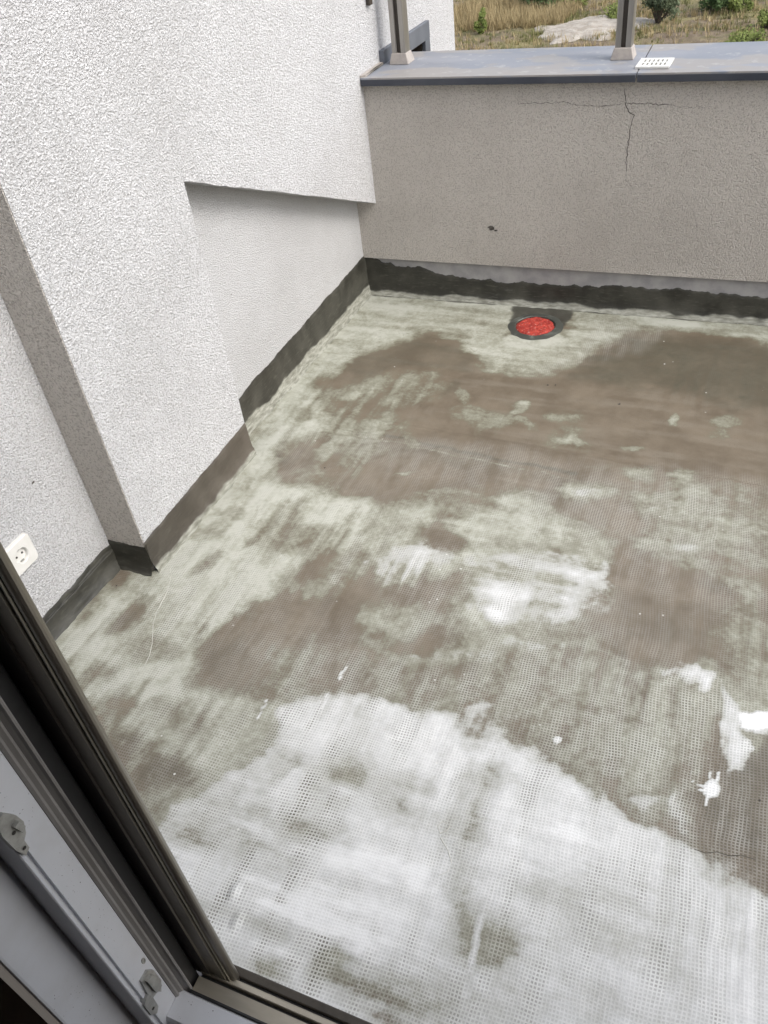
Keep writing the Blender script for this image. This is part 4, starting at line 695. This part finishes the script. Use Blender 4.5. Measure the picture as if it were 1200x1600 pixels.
# ================================================================== power socket on the recessed face
so = tag(empty('power_socket', (X_NEAR, 0.958, 0.268)), 'white square power socket on the white wall near door', 'socket')
bm = bmesh.new()                                              # plate in local (y,z), proud along x, with a round well
H = 0.0425; SEG = 32
outer = []
for k in range(SEG):
    a = 2 * math.pi * (k + 0.5) / SEG; c_, s_ = math.cos(a), math.sin(a); t = H / max(abs(c_), abs(s_)); outer.append((c_ * t, s_ * t))
def ring(r, x_): return [bm.verts.new((x_, r * math.cos(2 * math.pi * (k + 0.5) / SEG), r * math.sin(2 * math.pi * (k + 0.5) / SEG))) for k in range(SEG)]
r0 = [bm.verts.new((0.0005, a, b)) for a, b in outer]; r1 = [bm.verts.new((0.009, a * .985, b * .985)) for a, b in outer]; r2 = [bm.verts.new((0.011, a * .93, b * .93)) for a, b in outer]
r3 = ring(0.0215, 0.0112); r4 = ring(0.0195, 0.009); r5 = ring(0.0185, 0.0015)
for A, Bq in ((r0, r1), (r1, r2), (r2, r3), (r3, r4), (r4, r5)):
    for k in range(SEG): bm.faces.new((A[k], A[(k + 1) % SEG], Bq[(k + 1) % SEG], Bq[k]))
bm.faces.new(r5); obj('cover_plate', bm, 'white_plastic', so)
for s_ in (-1, 1):
    bm = bmesh.new(); box(bm, 0.0016, 0.006, -0.005, 0.005, s_ * 0.0165 - 0.0012, s_ * 0.0165 + 0.0012); obj('earth_clip', bm, 'steel', so)
    bm = bmesh.new(); lathe(bm, [(0.0, 0.0), (0.0028, 0.0), (0.0028, 0.0008), (0, 0.0008)], 12)
    bmesh.ops.rotate(bm, verts=bm.verts[:], matrix=Matrix.Rotation(math.pi / 2, 3, 'Y')); bmesh.ops.translate(bm, verts=bm.verts[:], vec=(0.0018, s_ * 0.0095, 0.0)); obj('contact_hole', bm, 'socket_dark', so)

# ================================================================== door frame
DZ0, DZ1, DXR = 0.085, 2.15, 0.36
df = tag(empty('door_frame', (-0.64, 0.30, DZ0)), 'white and bronze terrace door frame with strikers and threshold rails', 'door frame')
def at_df(o): o.parent = df; o.matrix_parent_inverse = Matrix.Translation((0.64, -0.30, -DZ0)); return o
JB = 0.06
# white inner profile, with the hardware groove cut into it
wpoly = [(-0.696, 0.234), (-0.6515, 0.234), (-0.650, 0.2355), (-0.650, 0.2392), (-0.656, 0.2396), (-0.656, 0.2448), (-0.650, 0.2452), (-0.650, 0.284), (-0.6505, 0.2845), (-0.696, 0.2845)]
at_df(obj('white_profile', prism(wpoly, 'z', JB, DZ1), 'white_frame'))
spoly = [(-0.6960, 0.2848), (-0.6490, 0.2848), (-0.6460, 0.288), (-0.6462, 0.291), (-0.6485, 0.292), (-0.6440, 0.2965), (-0.6440, 0.299), (-0.6455, 0.300), (-0.6390, 0.3035), (-0.6335, 0.3045), (-0.6325, 0.3065), (-0.6335, 0.3085), (-0.6960, 0.3085)]
at_df(obj('weather_seal', prism(spoly, 'z', JB, DZ1), 'grey_seal'))
at_df(obj('shadow_gap', prism([(-0.696, 0.3088), (-0.6385, 0.3088), (-0.6385, 0.3290), (-0.6430, 0.3295), (-0.6430, 0.3330), (-0.696, 0.333)], 'z', JB, DZ1), 'rubber'))
bp = [(-0.660, 0.3332), (-0.6400, 0.3340), (-0.6130, 0.3340), (-0.6120, 0.3365), (-0.5985, 0.3365), (-0.5975, 0.3350), (-0.5830, 0.3350), (-0.5820, 0.3385), (-0.5790, 0.3390), (-0.5785, 0.3365), (-0.5762, 0.3365), (-0.5757, 0.3395), (-0.5735, 0.3395)]
for k in range(9):
    a = -math.pi / 2 + math.pi * k / 8; bp.append((-0.5735 + 0.0085 * math.cos(a) * 0.95, 0.3460 + 0.0075 * math.sin(a)))
bp += [(-0.600, 0.3535), (-0.600, 0.3700), (-0.660, 0.3700)]
at_df(obj('bronze_profile', prism(bp, 'z', JB + 0.05, DZ1), 'bronze'))
at_df(obj('inner_web', prism([(-0.6405, 0.33365), (-0.6135, 0.33365), (-0.6135, 0.3337), (-0.6405, 0.3339)], 'z', JB + 0.05, DZ1), 'bronze_dark'))
# right-hand jamb and head
at_df(obj('right_jamb', B(DXR, DXR + 0.07, 0.234, 0.352, JB, DZ1), 'white_frame'))
at_df(obj('frame_head', B(-0.696, DXR + 0.07, 0.234, 0.352, DZ1 + 0.0005, DZ1 + 0.07), 'white_frame'))
# threshold, extruded along x from jamb to jamb: outlines in (y,z)
SZ = 0.115
xa, xb = -0.6320, DXR - 0.001
def sill(name, poly, mat, x0=xa): return at_df(obj(name, prism(poly, 'x', x0, xb), mat))
sill('white_sill', [(0.235, 0.05), (0.252, 0.108), (0.256, SZ), (0.2965, SZ + 0.003), (0.2990, SZ), (0.2990, 0.05)], 'white_frame', -0.6495)
sill('sill_seal', [(0.2992, 0.05), (0.2992, SZ + 0.004), (0.3005, SZ + 0.0055), (0.3035, SZ + 0.0045), (0.3040, SZ - 0.004), (0.3040, 0.05)], 'rubber')
sill('sill_plate', [(0.3042, 0.05), (0.3042, SZ - 0.002), (0.3270, SZ - 0.001), (0.3275, SZ - 0.012), (0.3275, 0.05)], 'bronze_light')
sill('sill_gap', [(0.3277, 0.05), (0.3277, SZ - 0.010), (0.3325, SZ - 0.010), (0.3325, 0.05)], 'rubber')
sill('guide_rail', [(0.3327, 0.05), (0.3327, SZ + 0.002), (0.3340, SZ + 0.004), (0.3420, SZ + 0.004), (0.3432, SZ + 0.002), (0.3432, 0.05)], 'bronze_light')
sill('rail_gap', [(0.3434, 0.05), (0.3434, SZ - 0.006), (0.3480, SZ - 0.006), (0.3480, 0.05)], 'rubber')
sill('outer_rail', [(0.3482, 0.05), (0.3482, SZ + 0.001), (0.3500, SZ + 0.0025), (0.3610, SZ + 0.0025), (0.3630, SZ), (0.3630, 0.05)], 'bronze_dark')
sill('threshold_foot', [(0.24, -0.02), (0.24, 0.0498), (0.372, 0.0498), (0.372, -0.02)], 'concrete', -0.70)
# hardware on the white face (x = -0.650): outlines in (y,z)
def striker(poly, knob, parts):
    s = at_df(obj('striker_plate', prism(poly, 'x', -0.6545, -0.6455), 'steel'))
    o = obj('striker_cam', prism(knob, 'x', -0.6453, -0.6395), 'steel'); o.parent = s; o.matrix_parent_inverse = df.matrix_parent_inverse
    for (yy, zz) in parts:
        bm = bmesh.new(); lathe(bm, [(0.0, 0.0006), (0.0013, 0.0006), (0.0022, 0.0006), (0.0026, 0.0)], 10)
        bmesh.ops.rotate(bm, verts=bm.verts[:], matrix=Matrix.Rotation(math.pi / 2, 3, 'Y')); bmesh.ops.translate(bm, verts=bm.verts[:], vec=(-0.6450, yy, zz)); q = obj('screw', bm, 'socket_dark'); q.parent = s
striker([(0.2315, 0.735), (0.2345, 0.758), (0.247, 0.760), (0.256, 0.740), (0.2585, 0.722), (0.2535, 0.706), (0.2470, 0.700), (0.2465, 0.684), (0.2385, 0.680), (0.2335, 0.700)],
        [(0.245, 0.735), (0.252, 0.737), (0.255, 0.722), (0.249, 0.716)], [(0.243, 0.724), (0.242, 0.692)])
striker([(0.2560, 0.262), (0.2720, 0.262), (0.2795, 0.245), (0.2800, 0.205), (0.2700, 0.184), (0.2660, 0.196), (0.2555, 0.200), (0.2540, 0.168), (0.2460, 0.160), (0.2380, 0.175), (0.2385, 0.215), (0.2520, 0.222)],
        [(0.260, 0.255), (0.270, 0.255), (0.275, 0.238), (0.274, 0.205), (0.261, 0.210)], [(0.246, 0.182), (0.2745, 0.212)])
bm = bmesh.new(); lathe(bm, [(0.0, 0.0002), (0.0025, 0.0002), (0.0030, 0.0010), (0.0042, 0.0012), (0.0046, 0.0)], 14)
bmesh.ops.rotate(bm, verts=bm.verts[:], matrix=Matrix.Rotation(math.pi / 2, 3, 'Y')); bmesh.ops.scale(bm, verts=bm.verts[:], vec=(1, 0.8, 1.7))
bmesh.ops.translate(bm, verts=bm.verts[:], vec=(-0.6498, 0.277, 0.283)); at_df(obj('screw_hole', bm, 'steel'))

# ================================================================== house front wall and room behind the door
hw = tag(empty('house_front_wall', (0, 0.26, 0)), 'house front wall with plastered reveal round the terrace door', 'wall')
def at_hw(o): o.parent = hw; o.matrix_parent_inverse = Matrix.Translation((0, -0.26, 0)); return o
RX = -0.6963
at_hw(obj('wall_panel', B(-1.64, RX, 0.161, 0.358, -0.3, 2.75, bev=0.004), 'white_frame'))
at_hw(obj('wall_panel', B(DXR + 0.0705, 2.7, 0.161, 0.358, -0.3, 2.75, bev=0.004), 'plaster'))
at_hw(obj('lintel', B(RX + 0.0005, DXR + 0.07, 0.161, 0.358, DZ1 + 0.0708, 2.75, bev=0.004), 'plaster'))
def struct(name, bm, mat): o = obj(name, bm, mat); o['kind'] = 'structure'; return o
struct('room_floor', B(-1.6, 2.6, -3.2, 0.233, -0.05, 0.06), 'wood')
struct('room_ceiling', B(-1.6, 2.6, -3.2, 0.160, 2.55, 2.65), 'house_in')
struct('room_wall_left', B(-1.7, -1.6, -3.2, 0.160, -0.05, 2.65), 'house_in')
struct('room_wall_right', B(2.6, 2.7, -3.2, 0.160, -0.05, 2.65), 'house_in')
struct('room_wall_back', B(-1.7, 2.7, -3.3, -3.2, -0.05, 2.65), 'house_in')
struct('room_wall_front', B(-1.6, RX - 0.004, 0.150, 0.1600, 0.061, 2.549), 'house_in')

# ================================================================== loose bits on the floor
th = obj('loose_thread', tube(bmesh.new(), [(-1.339, 1.241, 0.0025), (-1.318, 1.216, 0.0025), (-1.293, 1.160, 0.0025), (-1.279, 1.090, 0.0025), (-1.263, 1.048, 0.0025), (-1.227, 0.992, 0.0025), (-1.209, 0.954, 0.0025), (-1.201, 0.920, 0.0025)], 0.0009, 5), 'fibre'); tag(th, 'long curved white fibre strand lying on pale slurry near the pier', 'thread')
th = obj('loose_thread', tube(bmesh.new(), [(-0.357, 0.772, 0.0025), (-0.367, 0.774, 0.0025), (-0.373, 0.761, 0.0025), (-0.363, 0.748, 0.0025), (-0.354, 0.756, 0.0025), (-0.350, 0.769, 0.0025)], 0.0010, 5), 'fibre'); tag(th, 'curled white fibre strand lying on the white slurry', 'thread')
th = obj('loose_thread', tube(bmesh.new(), [(-0.360, 0.740, 0.0025), (-0.337, 0.720, 0.0025), (-0.322, 0.698, 0.0025), (-0.324, 0.681, 0.0025), (-0.338, 0.666, 0.0025)], 0.0010, 5), 'fibre'); tag(th, 'wavy white fibre strand beside the grey patch in white slurry', 'thread')
th = obj('loose_thread', tube(bmesh.new(), [(0.100, 0.876, 0.0025), (0.120, 0.875, 0.0025), (0.139, 0.884, 0.0025), (0.162, 0.884, 0.0025), (0.181, 0.892, 0.0025), (0.206, 0.892, 0.0025)], 0.0007, 5), 'crack'); tag(th, 'thin dark fibre strand lying across the mesh', 'thread')
random.seed(21)
CRUMBS = [
    (-1.108, 1.772, 0.0040),
    (-0.714, 1.745, 0.0030),
    (-0.303, 2.333, 0.0040),
    (0.205, 1.018, 0.0030),
    (-0.414, 1.344, 0.0030),
    (-0.199, 0.611, 0.0025),
    (-0.216, 0.486, 0.0030),
    (-0.197, 0.487, 0.0025),
    (-0.529, 2.400, 0.0030),
    (-0.554, 2.394, 0.0030),
    (0.047, 1.830, 0.0030),
    (-1.448, 1.136, 0.0030),
    (-0.990, 0.788, 0.0030),
    (-0.198, 0.680, 0.0020),
    (-0.152, 0.697, 0.0020),
]
for (cx, cy, r) in CRUMBS:
    bm = bmesh.new(); bmesh.ops.create_icosphere(bm, subdivisions=1, radius=r)
    for v in bm.verts: v.co *= random.uniform(0.7, 1.25)
    for v in bm.verts: v.co.z *= 0.7
    o = obj('crumb', bm, 'crack'); o.location = (cx, cy, r * 0.55)
    tag(o, 'tiny dark crumb of dried render lying on the terrace floor', 'crumb', 'dark crumbs on the terrace floor')

# ================================================================== waste ground below and beyond the parapet
GZ = -5.0
def ground_material():
    n = NT('dry_waste_ground')
    a = n.noise(0.55, 6, 0.62); b = n.noise(2.6, 6, 0.66); c_ = n.noise(14, 5, 0.65); g = n.noise(0.9, 5, 0.6, n.scale_vec(1, 1.6, 1))
    c = n.mix(n.ramp(b, 0.3, 0.7), (0.135, 0.105, 0.078, 1), (0.25, 0.20, 0.145, 1))
    c = n.mix(n.ramp(a, 0.42, 0.66), c, n.mix(n.ramp(c_, 0.3, 0.7), (0.17, 0.16, 0.075, 1), (0.32, 0.27, 0.15, 1)))
    c = n.mix(n.ramp(g, 0.48, 0.68, 0, 0.7), c, (0.085, 0.10, 0.04, 1))
    c = n.mix(n.ramp(c_, 0.62, 0.75, 0, 0.5), c, (0.36, 0.32, 0.26, 1))
    n.col(c); n.rough(0.95); n.spec(0.1); n.bump(n.math('ADD', b, n.math('MULTIPLY', c_, 0.4)), 0.9, 0.15); return n.m
def sand_material():
    n = NT('pale_sand'); a = n.noise(3, 6, 0.65); b = n.noise(16, 5, 0.6)
    n.col(n.mix(n.ramp(a, 0.35, 0.65), (0.30, 0.265, 0.22, 1), (0.44, 0.40, 0.35, 1))); n.rough(0.95); n.bump(n.math('ADD', a, n.math('MULTIPLY', b, 0.3)), 0.8, 0.12); return n.m
M['ground'] = ground_material(); M['sand'] = sand_material()
def gz(x, y): return GZ + 0.10 * noise.noise((x * 0.3, y * 0.3, 1)) + 0.05 * noise.noise((x * 1.1, y * 1.1, 4))
bm = bmesh.new()
gx = [-900, -300, -120, -60, -35] + [-24 + 0.5 * k for k in range(81)] + [26, 60, 120, 300, 900]
gy = [-300, -60, -10, 4.0] + [6 + 0.6 * k for k in range(86)] + [70, 100, 160, 300, 700, 1800]
grid = [[bm.verts.new((a, b, gz(a, b) if abs(a) < 40 and 0 < b < 70 else GZ)) for a in gx] for b in gy]
for r_a, r_b in zip(grid, grid[1:]):
    for k in range(len(gx) - 1): bm.faces.new((r_a[k], r_a[k + 1], r_b[k + 1], r_b[k]))
g = obj('waste_ground', bm, 'ground', None, True); g['kind'] = 'structure'
def sand_heap(cx, cy, rx, ry, h, seed):
    bm = bmesh.new(); prev = None; ctr = bm.verts.new((cx, cy, gz(cx, cy) + h))
    for i in range(1, 8):
        t = i / 7; rg = []
        for k in range(72):
            a = 2 * math.pi * k / 72; w_ = 1 + 0.45 * noise.noise((math.cos(a) * 1.6, math.sin(a) * 1.6, seed)) + 0.28 * noise.noise((math.cos(a) * 4.5, math.sin(a) * 4.5, seed + 9))
            x_, y_ = cx + rx * t * w_ * math.cos(a), cy + ry * t * w_ * math.sin(a)
            rg.append(bm.verts.new((x_, y_, gz(x_, y_) + h * (1 - t ** 2) + 0.05 * noise.noise((x_ * 3, y_ * 3, seed)) * (1 - t) + 0.02 - 0.06 * (t == 1))))
        for k in range(72):
            if prev: bm.faces.new((prev[k], prev[(k + 1) % 72], rg[(k + 1) % 72], rg[k]))
            else: bm.faces.new((ctr, rg[k], rg[(k + 1) % 72]))
        prev = rg
    o = obj('sand_heap', bm, 'sand', None, True); return o
tag(sand_heap(-6.65, 32.65, 1.60, 1.60, 0.12, 0), 'pale sandy bare heap in the dry field beyond parapet', 'sand')
tag(sand_heap(-5.68, 33.08, 1.60, 1.00, 0.08, 1), 'low pale sand spread beside the grey-green shrub', 'sand')
def in_sand(x, y): return any(((x - a) / r) ** 2 + ((y - b) / s) ** 2 < 0.6 for a, b, r, s in [(-6.65, 32.65, 1.6, 1.6), (-5.68, 33.08, 1.6, 1.0)])

def leaf_mat(name, a, b):
    n = NT(name); f = n.noise(5, 4, 0.6); 
    n.col(n.mix(n.ramp(f, 0.3, 0.7), a, b)); n.rough(0.7); n.spec(0.25); return n.m
M['leaf_dark'] = leaf_mat('dark_leaves', (0.035, 0.065, 0.020, 1), (0.075, 0.115, 0.038, 1))
M['leaf_grey'] = leaf_mat('greygreen_leaves', (0.065, 0.085, 0.045, 1), (0.12, 0.145, 0.08, 1))
M['leaf_light'] = leaf_mat('light_leaves', (0.10, 0.135, 0.03, 1), (0.17, 0.20, 0.055, 1))
M['straw'] = leaf_mat('dry_grass_blades', (0.30, 0.23, 0.12, 1), (0.42, 0.34, 0.19, 1))
M['grassgreen'] = leaf_mat('green_weeds', (0.12, 0.13, 0.045, 1), (0.23, 0.22, 0.09, 1))
def shrub(cx, cy, w_, h_, mat, n_leaf, seed, label, upright=0.0, leaf=0.055):
    rr = random.Random(seed)
    t = tag(empty('shrub', (cx, cy, gz(cx, cy))), label, 'shrub', 'shrubs on the waste ground')
    clumps = []
    for k in range(max(5, int(10 * w_))):
        a = rr.uniform(0, 2 * math.pi); d = w_ * 0.40 * math.sqrt(rr.random()); hz = h_ * rr.uniform(0.12, 0.95) * (1 - 0.35 * (d / (w_ * 0.4)) ** 2)
        clumps.append((d * math.cos(a), d * math.sin(a), hz, w_ * rr.uniform(0.12, 0.22)))
    bm = bmesh.new()
    for (x_, y_, z_, r_) in clumps:
        tube(bm, [(x_ * .05, y_ * .05, -0.05), (x_ * 0.4, y_ * 0.4, z_ * 0.4), (x_, y_, z_)], 0.012 + 0.006 * w_, 5)
    obj('stems', bm, 'trunk', t)
    bm = bmesh.new()
    for k in range(n_leaf):
        c = rr.choice(clumps); d = Vector((rr.gauss(0, 1), rr.gauss(0, 1), rr.gauss(0, 1))).normalized() * (c[3] * rr.random() ** 0.4)
        d.z *= 1.0 + upright; p = Vector(c[:3]) + d
        if p.z < 0.03: p.z = rr.uniform(0.03, 0.2)
        u = Vector((rr.gauss(0, 1), rr.gauss(0, 1), rr.gauss(0, 0.8) + upright)).normalized(); v = u.orthogonal().normalized(); s_ = leaf * rr.uniform(0.6, 1.4)
        q = [bm.verts.new(p - u * s_), bm.verts.new(p + v * s_ * 0.45), bm.verts.new(p + u * s_), bm.verts.new(p - v * s_ * 0.45)]
        bm.faces.new(q)
    obj('foliage', bm, mat, t); return t
shrub(-9.29, 36.43, 1.90, 1.00, 'leaf_dark', 2600, 1, 'dark green spreading shrub behind the dry yellow grass', 0.20, 0.060)
shrub(-8.10, 36.89, 1.50, 0.50, 'leaf_light', 1200, 2, 'low light green shrub trailing beside dark spreading shrub', 0.00, 0.050)
shrub(-10.27, 32.56, 0.60, 0.75, 'leaf_light', 700, 3, 'small upright light green shrub beside the house corner', 0.60, 0.050)
shrub(-4.24, 33.06, 1.45, 1.35, 'leaf_grey', 3200, 4, 'round grey-green willowy shrub behind the slotted plate', 0.30, 0.050)
shrub(-5.79, 34.29, 1.30, 0.40, 'leaf_light', 900, 5, 'flat bright green shrub at edge of the sand', 0.00, 0.050)
shrub(-2.60, 34.75, 1.25, 0.95, 'leaf_dark', 2000, 6, 'dark green bushy shrub next to the thin bare trunk', 0.10, 0.055)
shrub(-1.72, 34.59, 1.00, 0.85, 'leaf_light', 1500, 7, 'yellowish green bushy shrub next to dark bushy one', 0.20, 0.055)
shrub(-0.75, 32.00, 0.90, 0.70, 'leaf_light', 1100, 8, 'bright green weed clump on the open dry grass', 0.30, 0.050)
shrub(-1.17, 29.60, 1.30, 0.30, 'leaf_light', 900, 9, 'flat yellow-green weed clump just beyond the coping', 0.40, 0.045)
def grass(name, mat, n_tuft, area, hgt, seed, label, dens):
    rr = random.Random(seed); V = []; F = []
    k = 0
    while k < n_tuft:
        x_, y_ = rr.uniform(*area[0]), rr.uniform(*area[1])
        if noise.noise((x_ * 0.45 + seed, y_ * 0.45, 3)) + 0.35 * noise.noise((x_ * 1.7, y_ * 1.7, seed)) < dens: 
            if rr.random() > 0.12: continue
        if in_sand(x_, y_): continue
        k += 1; z_ = gz(x_, y_); hh = hgt * rr.uniform(0.35, 1.2)
        for b in range(7):
            a = rr.uniform(0, 2 * math.pi); d = rr.uniform(0, 0.10); bx_, by_ = x_ + d * math.cos(a), y_ + d * math.sin(a)
            ln = Vector((math.cos(a) * rr.uniform(0.05, 0.6), math.sin(a) * rr.uniform(0.05, 0.6), 1)) * hh * rr.uniform(0.5, 1); wv = Vector((-math.sin(a), math.cos(a), 0)) * 0.012
            i0 = len(V); o_ = Vector((bx_, by_, z_ - 0.02)); V += [tuple(o_ - wv), tuple(o_ + wv), tuple(o_ + ln)]; F.append((i0, i0 + 1, i0 + 2))
    me = bpy.data.meshes.new(name); me.from_pydata(V, [], F); me.materials.append(M[mat])
    o = bpy.data.objects.new(name, me); COL.objects.link(o); o['kind'] = 'stuff'; o['label'] = label; o['category'] = 'grass'
AREA = ((-19, 5), (24, 50))
grass('tall_straw', 'straw', 2600, ((-12.5, -7.6), (33.0, 38.5)), 0.55, 4, 'tall golden dry grass around the dark spreading shrub', -0.3)
grass('dry_grass', 'straw', 6500, AREA, 0.34, 1, 'dry straw coloured grass on the waste ground', 0.05)
grass('green_weeds', 'grassgreen', 9500, AREA, 0.24, 2, 'low olive green weeds on the waste ground', 0.12)
